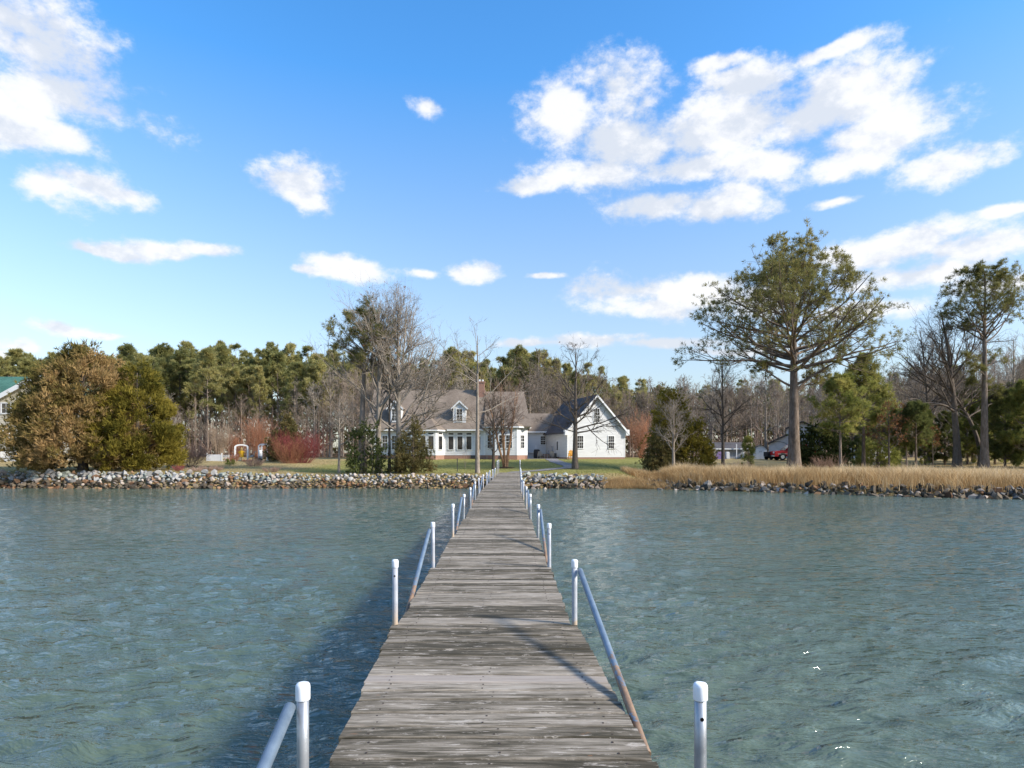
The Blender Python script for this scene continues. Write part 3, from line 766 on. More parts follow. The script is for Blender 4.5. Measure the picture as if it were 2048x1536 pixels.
def tufts(rng, P, D, size, m, spread, w, tone, sjit=0.3):
    """K clusters of m narrow blades each: needles, sprays or leaves"""
    K = len(P); size = np.broadcast_to(size, K)*np.exp(rng.normal(0, sjit*0.6, K))
    d = norm(norm(D)[:, None] + rng.normal(0, spread, (K, m, 3)))
    tip = P[:, None] + d*(size[:, None]*rng.uniform(0.7, 1.15, (K, m)))[..., None]
    side = norm(np.cross(d, rng.normal(0, 1, (K, m, 3))))*(w*size[:, None, None]*0.5)
    b0 = P[:, None] + d*size[:, None, None]*0.08
    q = b0 + (tip-b0)*0.22
    V = np.stack([q + side, tip, q - side], 2).reshape(-1, 3)
    n = K*m; b = np.arange(n)*3
    Q = np.stack([b, b+1, b+2], 1)
    tn = np.repeat(np.clip(np.broadcast_to(tone, K), 0, 1), m*3)
    return V, Q, tn

def along(P, R, k, rng, t0=0.5):
    """k points along every branch, with direction"""
    M, n, _ = P.shape; t = rng.uniform(t0, 1.0, (M, k)); fi = t*(n-1); i0 = np.minimum(fi.astype(int), n-2); fr = (fi-i0)[..., None]
    m = np.arange(M)[:, None]
    p = P[m, i0]*(1-fr) + P[m, i0+1]*fr; T = norm(P[m, i0+1]-P[m, i0])
    return p.reshape(-1, 3), T.reshape(-1, 3)

def clump_tone(rng, P, scale, lo=0.15, hi=0.85):
    """tone that varies by clump"""
    s = np.zeros(len(P))
    for k in range(6):
        f = rng.normal(0, 1.0/scale, 3); s += np.sin(P@f*2.2 + rng.uniform(0, 6.28))
    return np.clip(lerp(lo, hi, 0.5+s/7.0) + rng.normal(0, 0.13, len(P)), 0, 1)

def tree_things(name, label, cat, loc, trunk_me, crown_me, group=None, rz=0.0, scale=1.0):
    t = thing(name, label, cat, loc, rz, group); t.scale = (scale,)*3 if not hasattr(scale, '__len__') else scale
    link('trunk', trunk_me, None, t)
    if crown_me is not None: link('crown', crown_me, None, t)
    return t

def woody(name, sets, mat, smooth=True):
    V, Q = tube_arrays(sets); me = mesh_np(name, V, Q, smooth=smooth); me.materials.append(MATS[mat]); return me
def leafy(name, parts, mat):
    Vs, Qs, Ts = [], [], []; b = 0
    for V, Q, T in parts: Vs.append(V); Qs.append(Q+b); Ts.append(T); b += len(V)
    me = mesh_np(name, np.concatenate(Vs), None, np.concatenate(Qs), np.concatenate(Ts)); me.materials.append(MATS[mat]); return me

def trunk_line(rng, H, r, lean=(0, 0), n=14, wob=0.01, flare=1.5, end=0.12):
    z = np.linspace(0, 1, n); P = np.zeros((1, n, 3))
    P[0, :, 2] = z*H - 0.25*(z == 0); P[0, :, 0] = lean[0]*z*z + np.cumsum(rng.normal(0, wob*H/n, n)); P[0, :, 1] = lean[1]*z*z + np.cumsum(rng.normal(0, wob*H/n, n))
    P[0, :, :2] -= P[0, 0, :2]
    R = r*(lerp(1.0, end, z**1.15) + (flare-1)*np.exp(-z*H/ (r*2.2+0.05)))
    return P, R[None]

def pine(seed, H, r, c0, radius, nl=46, lower=(), sub=6, tuft=0.42, m=9, tw=0.10, per_tw=5, mat='needle_pine', bark='bark_pine', rise=(15, 60), prof=None, lean=(0, 0), tips=4, thick=0.30, dens=1.0, dome=None):
    """pine: bare lower trunk, limbs from height fraction c0, needle tufts on the outer twigs"""
    rng = np.random.default_rng(seed); TP, TR = trunk_line(rng, H, r, lean, 16, 0.008)
    f = np.sort(rng.uniform(c0, 0.97, nl)**1.0); f = np.concatenate([f, [q[0] for q in lower]]) if lower else f
    g = (f-c0)/(1-c0)
    prof = prof or (lambda g: np.sqrt(np.clip(1-np.clip(g, 0, 1)**1.7, 0.03, 1))*np.clip(0.55+1.8*g, 0.45, 1))
    ln = radius*prof(g)*rng.uniform(0.72, 1.12, len(f))
    az = np.arange(len(f))*2.39996 + rng.normal(0, 0.35, len(f))
    if lower:
        for i, q in enumerate(lower): az[nl+i] = q[1]; ln[nl+i] = q[2]
    el = np.radians(lerp(rise[0], rise[1], np.clip(g, 0, 1)) + rng.normal(0, 7, len(f)))
    if lower: el[nl:] = [math.radians(q[3]) for q in lower]
    if dome:      # limb tips lie on a rounded crown: (radius, height of its widest part, height of the dome, lowest limb)
        Rd, zc, hd, z0 = dome; u = np.linspace(-0.06, 0.93, nl) + rng.normal(0, .02, nl); u = np.clip(u, -.12, .985); k = rng.uniform(.78, 1.04, nl)
        k = np.where(u > .55, rng.uniform(.74, .88, nl), k); tr_, tz = Rd*np.clip(1-u, .02, 1.05)**0.36*k, zc + hd*u*k; zs = z0 + (min(H*.96, zc+hd*.88)-z0)*np.clip(np.linspace(0, 1, nl)**1.35 + rng.normal(0, .03, nl), 0, 1)
        zs = np.minimum(zs, tz - 0.25*tr_*np.clip(u+.15, 0, 1)); zs = np.maximum(zs, z0*.96)
        f[:nl] = zs/H; ln[:nl] = np.hypot(tr_, tz-zs)*1.04; el[:nl] = np.arctan2(tz-zs, tr_) - 0.10
    D = np.stack([np.cos(az)*np.cos(el), np.sin(az)*np.cos(el), np.sin(el)], 1)
    fi = f*(TP.shape[1]-1); i0 = np.minimum(fi.astype(int), TP.shape[1]-2); fr = (fi-i0)[:, None]
    P0 = TP[0, i0]*(1-fr)+TP[0, i0+1]*fr; tr = TR[0, i0]*(1-fr[:, 0])+TR[0, i0+1]*fr[:, 0]
    B1 = lines(rng, P0, D, ln, 8, 0.09, 0.035); R1 = taper(np.maximum(np.minimum(tr*0.5, 0.022*ln*thick/0.30+0.01), 0.012), 8, 0.25)
    B2, R2 = sprout(rng, B1, R1, sub, 0.3, 1.0, 46, 14, 0.42, 0.25, 5, 0.12, 0.06, 0.55, 0.4, 0.45, rmin=0.008)
    B3, R3 = sprout(rng, B2, R2, per_tw, 0.25, 1.0, 44, 15, 0.48, 0.25, 3, 0.14, 0.08, 0.6, 0.5, 0.4, rmin=0.006)
    tp, td = along(B3, R3, tips, rng, 0.45)
    tp2, td2 = along(B2, R2, 2, rng, 0.75); tp = np.concatenate([tp, tp2]); td = np.concatenate([td, td2])
    if dens < 1:
        k = rng.random(len(tp)) < dens; tp, td = tp[k], td[k]
    td = norm(td + np.array([0, 0, 0.35]))
    tone = clump_tone(rng, tp, radius*0.35)
    tr_me = woody('trunk', [(TP, TR, 12), (B1, R1, 6), (B2, R2, 4), (B3, R3, 3)], bark)
    cr_me = leafy('crown', [tufts(rng, tp, td, tuft, m, 0.62, tw, tone)], mat)
    return tr_me, cr_me

def bare(seed, H, r, c0, spread, nl=16, sub=7, tw=6, tw2=0, rise=(40, 65), bark='bark_grey', lean=(0, 0), lenk=0.5, up=0.05, leaves=0, wig=0.10, fork=0, flare=1.5, twr=0.005, limbs=None, n2=4):
    """leafless tree: tapering trunk, limbs, branches and twigs"""
    rng = np.random.default_rng(seed); TP, TR = trunk_line(rng, H, r, lean, 14, 0.016, flare)
    f = np.sort(rng.uniform(c0, 0.90, nl)); g = (f-c0)/(1-c0)
    ln = spread*(1-0.72*g**1.3)*rng.uniform(0.7, 1.2, nl); az = np.arange(nl)*2.39996 + rng.normal(0, .4, nl)
    el = np.radians(lerp(rise[0], rise[1], g) + rng.normal(0, 9, nl))
    if limbs:
        for i, q in enumerate(limbs): f[i], az[i], ln[i], el[i] = q[0], q[1], q[2], math.radians(q[3])
    D = np.stack([np.cos(az)*np.cos(el), np.sin(az)*np.cos(el), np.sin(el)], 1)
    fi = f*(TP.shape[1]-1); i0 = np.minimum(fi.astype(int), TP.shape[1]-2); fr = (fi-i0)[:, None]
    P0 = TP[0, i0]*(1-fr)+TP[0, i0+1]*fr; tr = TR[0, i0]*(1-fr[:, 0])+TR[0, i0+1]*fr[:, 0]
    B1 = lines(rng, P0, D, ln, 9, wig, up); R1 = taper(np.maximum(np.minimum(tr*0.55, 0.016*ln+0.012), 0.012), 9, 0.22)
    B2, R2 = sprout(rng, B1, R1, sub, 0.18, 1.0, 38, 12, lenk, 0.3, 6, wig*1.1, up, 0.6, 0.35, 0.5, rmin=0.009)
    B3, R3 = sprout(rng, B2, R2, tw, 0.15, 1.0, 36, 13, 0.5, 0.3, n2, wig*1.2, up*0.8, 0.65, 0.5, 0.4, rmin=twr*1.3)
    sets = [(TP, TR, 10), (B1, R1, 6), (B2, R2, 4), (B3, R3, 3)]
    last = B3
    if tw2:
        B4, R4 = sprout(rng, B3, R3, tw2, 0.2, 1.0, 36, 14, 0.5, 0.3, 2, wig, up*0.5, 0.8, 0.7, 0.3, rmin=twr); sets.append((B4, R4, 3)); last = B4
    me = woody('trunk', sets, bark); cr = None
    if leaves:
        tp, td = along(last, None, 1, rng, 0.6); k = rng.permutation(len(tp))[:leaves]
        cr = leafy('crown', [tufts(rng, tp[k], td[k]-np.array([0, 0, .5]), 0.14, 2, 0.6, 0.6, rng.random(len(k)))], 'dead_leaf')
    return me, cr

def cedar(seed, H, env, n_cl, per, mat, size=0.42, m=7, clr=0.55, up=0.7, bark='bark_dark', tr=0.16, w=0.22, tonef=None, cut=0.02, cl_in=0.35, nb=40):
    """evergreen with dense upward sprays inside the outline env(height fraction, azimuth)"""
    rng = np.random.default_rng(seed)
    f = rng.uniform(cut, 1.0, n_cl*3); az = rng.uniform(0, 2*np.pi, n_cl*3); R = env(f, az)
    keep = rng.random(len(f)) < R/np.max(R); f, az, R = f[keep][:n_cl], az[keep][:n_cl], R[keep][:n_cl]
    rr = R*np.sqrt(rng.uniform(cl_in, 1.14, len(f)))
    C = np.stack([rr*np.cos(az), rr*np.sin(az), f*H], 1)
    out = norm(np.stack([np.cos(az), np.sin(az), np.full(len(az), up)], 1))
    cs = clr*rng.uniform(0.7, 1.3, len(f))
    P = np.repeat(C, per, 0) + rng.normal(0, 1, (len(C)*per, 3))*np.repeat(cs, per)[:, None]*np.array([0.55, 0.55, 0.6]) + np.repeat(out, per, 0)*rng.uniform(-0.3, 0.9, (len(C)*per, 1))*np.repeat(cs, per)[:, None]
    D = norm(np.repeat(out, per, 0) + rng.normal(0, 0.35, P.shape) + np.array([0, 0, 0.35]))
    P[:, 2] = np.maximum(P[:, 2], 0.12)
    tone = np.repeat(rng.uniform(0.2, 0.8, len(C)), per)*0.6 + 0.4*clump_tone(rng, P, H*0.25)
    if tonef is not None: tone = tonef(P, tone)
    tone = tone + rng.normal(0, .08, len(P))
    cr = leafy('crown', [tufts(rng, P, D, size, m, 0.42, w, tone)], mat)
    TP, TR = trunk_line(rng, H*0.93, tr, (0, 0), 10, 0.01, 1.3)
    fb = rng.uniform(0.05, 0.85, nb); ab = rng.uniform(0, 6.28, nb); Lb = env(fb, ab)*0.85
    B = lines(rng, np.stack([0*fb, 0*fb, fb*H*0.93], 1), np.stack([np.cos(ab), np.sin(ab), 0.5+0*ab], 1), Lb, 6, 0.08, 0.03)
    tm = woody('trunk', [(TP, TR, 8), (B, taper(0.008+Lb*0.010, 6, 0.3), 4)], bark)
    return tm, cr

def shrub(seed, n, H, W, mat, vase=0.5, sub=5, tw=4, r=0.014, wig=0.08, up=0.08, base=0.25):
    rng = np.random.default_rng(seed); az = rng.uniform(0, 6.283, n); q = np.sqrt(rng.random(n))
    P0 = np.stack([np.cos(az)*q*base, np.sin(az)*q*base, np.full(n, -0.03)], 1)
    D = np.stack([np.cos(az)*q*W*vase, np.sin(az)*q*W*vase, np.full(n, H)], 1)
    ln = H*rng.uniform(0.65, 1.05, n)*(1+0.25*q)
    A = lines(rng, P0, D, ln, 7, wig, up); RA = taper(np.full(n, r), 7, 0.35)
    B, RB = sprout(rng, A, RA, sub, 0.2, 0.95, 30, 10, 0.42, 0.25, 5, wig, up, 0.7, 0.5, 0.5, rmin=0.006)
    C, RC = sprout(rng, B, RB, tw, 0.2, 1.0, 32, 12, 0.5, 0.25, 2, wig, up, 0.8, 0.6, 0.4, rmin=0.005)
    return woody('branches', [(A, RA, 4), (B, RB, 3), (C, RC, 3)], mat)

# ------------------------------------------------------------------ the trees one can tell apart
def on(x, d): 
    X = (x-CX)*d/F_PX; return (X, d, gz(X, d)-0.03)
def put(name, label, cat, x, d, meshes, group=None, rz=0.0, scale=1.0):
    return tree_things(name, label, cat, on(x, d), meshes[0], meshes[1], group, rz, scale)

def build_hero_trees():
    PI = math.pi
    # big spreading pine right of the house
    big = pine(21, 18.4, 0.50, 0.40, 9.0, nl=60, dome=(8.4, 11.9, 9.7, 8.9), sub=8, per_tw=6, tips=4, tuft=0.36, m=9, tw=0.105, rise=(6, 68), thick=0.42, dens=.9,
               prof=lambda g: np.interp(g, [0, .2, .45, .7, .9, 1], [.95, .97, .80, .52, .34, .28]),
               lower=((0.41, PI*0.98, 3.6, 22), (0.39, 0.05, 4.0, 28), (0.385, 0.6, 3.6, 16), (0.42, -0.5, 4.6, 24), (.88, 3.0, 2.6, 42), (.90, 0.2, 2.4, 45), (.93, 2.2, 1.5, 50), (.93, 4.4, 1.5, 50), (.95, 5.6, 1.2, 55), (.84, 3.6, 3.0, 40)))
    put('pine_tree', 'biggest pine, tall bare trunk and wide spreading crown, above the marsh grass', 'pine tree', 1588, 58, big)
    tall = pine(22, 18.2, 0.34, 0.60, 4.6, nl=34, dome=(3.9, 14.2, 5.6, 11.6), sub=7, per_tw=5, tips=4, tuft=0.36, m=9, tw=0.09, rise=(8, 62), dens=0.75, thick=0.36,
                lower=((0.40, 0.3, 1.5, 5), (0.42, 2.6, 1.4, 8), (0.47, 4.0, 2.0, 10), (0.52, 0.2, 2.6, 12), (0.5, 3.3, 2.2, 8)))
    put('pine_tree', 'tall slim pine with a high rounded crown near the right edge', 'pine tree', 1969, 60, tall)
    # pine with foliage only high up, in the group left of the house
    lp = pine(23, 12.6, 0.30, 0.60, 3.5, nl=34, sub=6, per_tw=5, tips=3, tuft=0.36, m=9, tw=0.10, rise=(18, 58), dens=0.6, lean=(0.4, 0))
    put('pine_tree', 'pine with thin needles only at its top, left in the bare tree group', 'pine tree', 724, 52.5, lp)
    b1 = bare(31, 13.6, 0.25, 0.22, 6.2, nl=24, sub=8, tw=6, tw2=4, rise=(38, 72), bark='bark_grey', up=0.045, leaves=180)
    put('bare_tree', 'tall leafless tree with a pale trunk beside the top-heavy pine', 'bare tree', 757, 52, b1)
    b2 = bare(32, 13.4, 0.27, 0.17, 7.8, nl=28, sub=9, tw=6, tw2=4, rise=(34, 74), bark='bark_grey', up=0.05, leaves=160, limbs=((.2, .1, 6.4, 30), (.26, -.3, 6.8, 40), (.3, .4, 7.0, 48), (.36, 3.0, 5.5, 45), (.24, 3.5, 5.0, 35), (.4, 0, 6.4, 52), (.48, .2, 5.6, 58)))
    put('bare_tree', 'widest leafless tree, dark trunk rising behind the small brown cedar', 'bare tree', 797, 52.4, b2)
    b3 = bare(33, 10.2, 0.13, 0.35, 3.0, nl=14, sub=6, tw=5, tw2=3, rise=(45, 70), bark='bark_grey')
    put('bare_tree', 'slender leafless tree between the two big bare trunks', 'bare tree', 779, 53, b3)
    b4 = bare(34, 6.2, 0.10, 0.35, 2.4, nl=12, sub=6, tw=5, tw2=2, rise=(25, 60), bark='bark_grey')
    put('bare_tree', 'small thin leafless tree standing apart right of the red shrub', 'bare tree', 678, 51.6, b4)
    b5 = bare(35, 4.6, 0.085, 0.4, 1.6, nl=9, sub=5, tw=4, rise=(40, 60), bark='bark_grey', lean=(-0.5, 0))
    put('bare_tree', 'short thin leaning bare trunk in front of the dark bush', 'bare tree', 745, 51.4, b5)
    # by the pier
    b6 = bare(36, 10.9, 0.19, 0.42, 4.6, nl=9, sub=5, tw=4, tw2=2, rise=(32, 60), bark='bark_grey', wig=0.14, flare=1.2,
              limbs=((0.44, 0.25, 5.2, 18), (0.52, 0.1, 4.4, 24), (0.66, PI*0.95, 4.0, 36), (0.70, PI*1.1, 4.6, 34)))
    put('bare_tree', 'leafless tree with a straight bare trunk just left of the pier end', 'bare tree', 955, 51.3, b6)
    b7 = bare(37, 6.8, 0.14, 0.20, 3.4, nl=15, sub=8, tw=6, tw2=4, rise=(38, 66), bark='bark_dark', wig=0.15)
    put('bare_tree', 'small dark forked leafless tree left of the orange-barked birch', 'bare tree', 987, 58, b7)
    rng = np.random.default_rng(40)     # birch: several stems from one foot
    sets = []; n = 5; az = np.array([2.9, 2.2, 0.5, 4.6, 1.2]); P0 = np.stack([np.cos(az)*.12, np.sin(az)*.12, az*0-.1], 1)
    D = np.stack([np.cos(az)*.16, np.sin(az)*.16, az*0+1], 1); A = lines(rng, P0, D, np.array([7.2, 7.6, 7.0, 6.6, 7.4]), 10, 0.05, 0.05); RA = taper(np.array([.12, .13, .11, .10, .12]), 10, 0.15)
    B, RB = sprout(rng, A, RA, 12, 0.35, 1, 34, 10, 0.36, 0.3, 6, 0.1, 0.07, 0.5, 0.35, 0.4, rmin=.008); C, RC = sprout(rng, B, RB, 7, 0.1, 1, 34, 12, 0.5, 0.3, 4, 0.12, 0.03, 0.6, 0.5, 0.4, rmin=.005); E, RE = sprout(rng, C, RC, 3, .2, 1, 35, 12, .5, .3, 2, .1, 0, .8, .6, .3, rmin=.004)
    t = thing('birch_tree', 'orange-barked birch with several stems from one mulched foot', 'birch tree', on(1011, 60))
    link('trunk', woody('trunk', [(A, RA, 7)], 'bark_birch'), None, t); link('crown', woody('crown', [(B, RB, 4), (C, RC, 3), (E, RE, 3)], 'twig_brown'), None, t)
    mb = link('mulch_ring', mesh_np('mulch_ring', [(0, 0, .12)]+[(1.1*math.cos(a*.393)*(1+.1*math.sin(a*3)), 1.1*math.sin(a*.393), -.02) for a in range(16)], None, [(0, 1+i, 1+(i+1) % 16) for i in range(16)]), MATS['mulch'], t)
    b8 = bare(38, 10.7, 0.24, 0.24, 5.0, nl=20, sub=8, tw=6, tw2=3, rise=(10, 74), bark='bark_dark', wig=0.11, leaves=40,
              limbs=((0.30, 0.1, 4.6, 16), (0.33, -0.1, 5.0, 20), (0.31, PI, 3.2, 22), (0.42, 0.05, 3.6, 18), (0.38, PI*1.05, 4.2, 28)))
    put('bare_tree', 'lone leafless tree on the lawn in front of the white gable', 'bare tree', 1150, 57.5, b8)
    # right side
    c1 = cedar(51, 7.6, lambda f, a: 1.9*np.sqrt(np.clip(1-f, 0.02, 1))*(1+.25*np.sin(3*a+4*f)), 130, 18, 'cedar_gold', size=0.36, clr=0.5, cut=0.3)
    put('cedar_tree', 'thin ragged green-gold cedar behind the pale leafless trunk', 'cedar tree', 1340, 62, c1)
    b9 = bare(39, 6.6, 0.15, 0.28, 3.0, nl=18, sub=8, tw=6, tw2=4, rise=(30, 60), bark='bark_pale')
    put('bare_tree', 'pale leafless tree growing out of the marsh grass', 'bare tree', 1347, 55, b9)
    c2 = cedar(52, 3.6, lambda f, a: 1.7*np.clip(1.05-f, 0.05, 1)**0.75*np.clip(f*6, .5, 1), 90, 18, 'cedar_dull', size=0.32, clr=0.42)
    put('cedar_tree', 'dark green bushy cedar left of the pale leafless trunk', 'cedar tree', 1326, 59, c2)
    c3 = cedar(53, 4.5, lambda f, a: 2.1*np.clip(1.05-f, 0.05, 1)**0.8*np.clip(f*6, .5, 1), 120, 18, 'cedar_gold', size=0.34, clr=0.45)
    put('cedar_tree', 'bushy gold-green cedar right of the pale leafless trunk', 'cedar tree', 1385, 60, c3)
    b10 = bare(41, 10.6, 0.17, 0.22, 3.6, nl=24, sub=8, tw=6, tw2=3, rise=(28, 68), bark='bark_dark')
    put('bare_tree', 'straight dark leafless tree between the cedars and the biggest pine', 'bare tree', 1446, 62, b10)
    y1 = pine(61, 3.0, 0.05, 0.12, 0.85, nl=26, sub=4, per_tw=3, tips=3, tuft=0.26, m=8, tw=0.12, mat='needle_young', rise=(20, 65))
    put('pine_sapling', 'small green pine sapling in front of the white shed', 'pine tree', 1497, 58, y1)
    y2 = pine(62, 7.9, 0.13, 0.40, 2.3, dens=.6, nl=44, sub=6, per_tw=5, tips=3, tuft=0.34, m=9, tw=0.11, mat='needle_young', rise=(5, 62))
    put('pine_tree', 'young light green pine standing forward in the marsh grass', 'pine tree', 1681, 54, y2)
    y3 = pine(63, 10.2, 0.17, 0.40, 2.5, dens=.6, nl=50, sub=6, per_tw=5, tips=3, tuft=0.36, m=9, tw=0.11, mat='needle_young', rise=(5, 62))
    put('pine_tree', 'taller young green pine behind the forward young pine', 'pine tree', 1727, 60, y3)
    h1 = cedar(54, 4.0, lambda f, a: 1.9*np.sqrt(np.clip(1-f**2, 0.03, 1)), 110, 20, 'holly_leaf', size=0.26, m=8, w=0.5, clr=0.5)
    put('holly_bush', 'dark evergreen bush between the red truck and the young pines', 'holly bush', 1640, 61, h1)
    h2 = cedar(57, 2.6, lambda f, a: 1.5*np.sqrt(np.clip(1-f**2, 0.03, 1)), 70, 18, 'needle_young', size=0.3, m=8, w=0.2, clr=0.45)
    put('evergreen_shrub', 'low light green shrub under the taller young pine', 'shrub', 1755, 62, h2)
    o1 = bare(42, 5.8, 0.10, 0.25, 2.6, nl=14, sub=7, tw=6, tw2=2, rise=(25, 60), bark='bark_dark', leaves=900, wig=.15)
    put('oak_tree', 'small crooked oak holding russet leaves beside the young pines', 'oak tree', 1778, 57, o1)
    y4 = pine(64, 5.6, 0.10, 0.42, 1.7, nl=32, sub=6, per_tw=4, tips=3, tuft=0.32, m=9, tw=0.13, mat='needle_dark', rise=(0, 60))
    put('pine_tree', 'small dark green pine right of the russet oak', 'pine tree', 1832, 57, y4)
    y5 = pine(65, 5.0, 0.08, 0.40, 1.5, nl=28, sub=6, per_tw=4, tips=3, tuft=0.32, m=9, tw=0.13, mat='needle_dark', rise=(0, 60))
    put('pine_tree', 'smallest dark green pine of the close pair beyond the marsh', 'pine tree', 1813, 59, y5)
    b11 = bare(43, 15.2, 0.34, 0.28, 7.4, nl=20, sub=8, tw=6, tw2=4, rise=(30, 68), bark='bark_dark', wig=0.12, lean=(-1.6, 0),
               limbs=((0.40, PI*0.98, 6.5, 34), (0.44, PI*0.95, 6.0, 42), (0.36, PI*1.05, 5.0, 30)))
    put('bare_tree', 'big dark leafless tree leaning left beside the slim tall pine', 'bare tree', 1914, 63, b11)
    b12 = bare(44, 9.5, 0.24, 0.45, 4.0, nl=12, sub=7, tw=5, tw2=3, rise=(40, 70), bark='bark_dark', wig=0.14, lean=(-5.0, 0))
    put('bare_tree', 'dark leafless trunk bending steeply left at the slim pine', 'bare tree', 1962, 64, b12)
    b13 = bare(45, 14.2, 0.22, 0.3, 5.5, nl=18, sub=8, tw=6, tw2=4, rise=(40, 72), bark='bark_dark', wig=0.11, lean=(-1.0, 0))
    put('bare_tree', 'leafless many-branched tree against the sky right of the biggest pine', 'bare tree', 1858, 70, b13)
    b14 = bare(46, 13.0, 0.22, 0.3, 5.5, nl=18, sub=8, tw=6, tw2=4, rise=(40, 72), bark='bark_grey', wig=0.11)
    put('bare_tree', 'leafless tree whose fine crown rises at the right picture edge', 'bare tree', 2028, 68, b14)
    ru = bare(47, 3.6, 0.05, 0.15, 1.5, nl=12, sub=6, tw=5, rise=(20, 60), bark='bark_dark', leaves=420)
    put('oak_sapling', 'low russet-leaved sapling under the dark trees', 'oak tree', 1866, 58, ru)
    # dense young evergreens at the right edge
    ed = [pine(66+k, 7.4, 0.11, 0.12, 2.3, nl=54, sub=6, per_tw=4, tips=3, tuft=0.34, m=9, tw=0.13, mat='needle_dark' if k else 'needle_young', rise=(0, 60)) for k in range(2)]
    YL = ['dark young pine just right of the slim tall trunk', 'bushy light green young pine at the right picture edge', 'dark young pine cut by the right picture edge', 'light young pine right behind the slim tall trunk', 'light young pine between the big leaning bare tree and slim trunk',
          'dark young pine left of the big leaning bare tree', 'light young pine behind the low russet sapling', 'tall dark young pine far right behind the others', 'light young pine behind the russet oak', 'dark young pine showing between the two young green pines', 'tallest dark young pine behind the slim tall trunk', 'tall light young pine behind the pale garden shed shrub']
    spots = [(2010, 61, 1, 0.95), (2052, 59, 0, 1.0), (2100, 60, 1, 1.05), (1990, 66, 0, 0.9), (1935, 67, 0, 0.85), (1890, 66, 1, 0.7), (1850, 66, 0, 0.7), (2035, 68, 1, 1.1), (1795, 67, 0, 0.75), (1705, 70, 1, 0.9), (1945, 73, 1, 1.15), (1760, 74, 0, 1.1)]
    for i, (x, d, k, s) in enumerate(spots):
        put('young_pine', YL[i], 'pine tree', x, d, ed[k], 'young pines behind the marsh', i*1.7, s)
    # big cedars on the left shore
    def env_big(f, a):
        base = np.interp(f, [0, .05, .2, .45, .7, .88, 1], [2.3, 4.0, 4.5, 4.1, 3.2, 1.9, .3])
        return base*(1-.14*np.clip(-np.cos(a), 0, 1)*sst(.2, .5, f)+.08*np.sin(3*a+5*f)+.07*np.sin(7*a-9*f))
    def brown(P, tone): return tone*1.0 - 0.20 + 0.42*sst(-3.6, 1.2, P[:, 0] - 0.25*(P[:, 2]-4))
    cb = cedar(55, 9.6, env_big, 520, 28, 'cedar_brown', size=0.44, m=7, clr=0.43, tonef=brown, tr=0.35, w=0.15, up=1.0)
    put('cedar_tree', 'huge round brown-tinged cedar on the left shore', 'cedar tree', 166, 51.5, cb)
    cg = cedar(56, 8.4, lambda f, a: np.interp(f, [0, .06, .3, .6, .85, 1], [2.2, 3.0, 3.0, 2.3, 1.1, .2])*(1+.12*np.sin(3*a+6*f)+.08*np.sin(8*a)), 310, 26, 'cedar_gold', size=0.42, m=7, clr=0.36, tr=0.25, w=0.15, up=0.8)
    put('cedar_tree', 'golden green pointed cedar against the right side of the huge cedar', 'cedar tree', 274, 51.6, cg)
    cw = cedar(58, 3.7, lambda f, a: np.interp(f, [0, .1, .5, .9, 1], [.9, 1.2, 1.1, .5, .12])*(1+.2*np.sin(3*a+6*f)), 56, 18, 'holly_leaf', size=0.28, m=8, w=0.2, clr=0.45)
    put('evergreen_bush', 'dark ragged evergreen bush among the bare trunks', 'evergreen bush', 730, 51.2, cw)
    cx = cedar(59, 3.9, lambda f, a: np.interp(f, [0, .08, .35, .75, 1], [.9, 1.35, 1.15, .55, .1])*(1+.15*np.sin(3*a+6*f)), 80, 20, 'cedar_dull', size=0.30, m=9, w=0.14, clr=0.4, up=0.9)
    put('cedar_tree', 'small brown-green conical cedar at the foot of the widest bare tree', 'cedar tree', 826, 51.6, cx)
    hg = cedar(60, 4.9, lambda f, a: np.interp(f, [0, .08, .35, .75, 1], [1.3, 1.65, 1.45, .8, .12])*(1+.12*np.sin(3*a+6*f)), 130, 20, 'cedar_dull', size=0.34, m=8, w=0.26, clr=0.45, up=0.8)
    put('holly_tree', 'conical dark green evergreen behind the red-twigged shrub', 'holly tree', 572, 73, hg)
build_hero_trees()

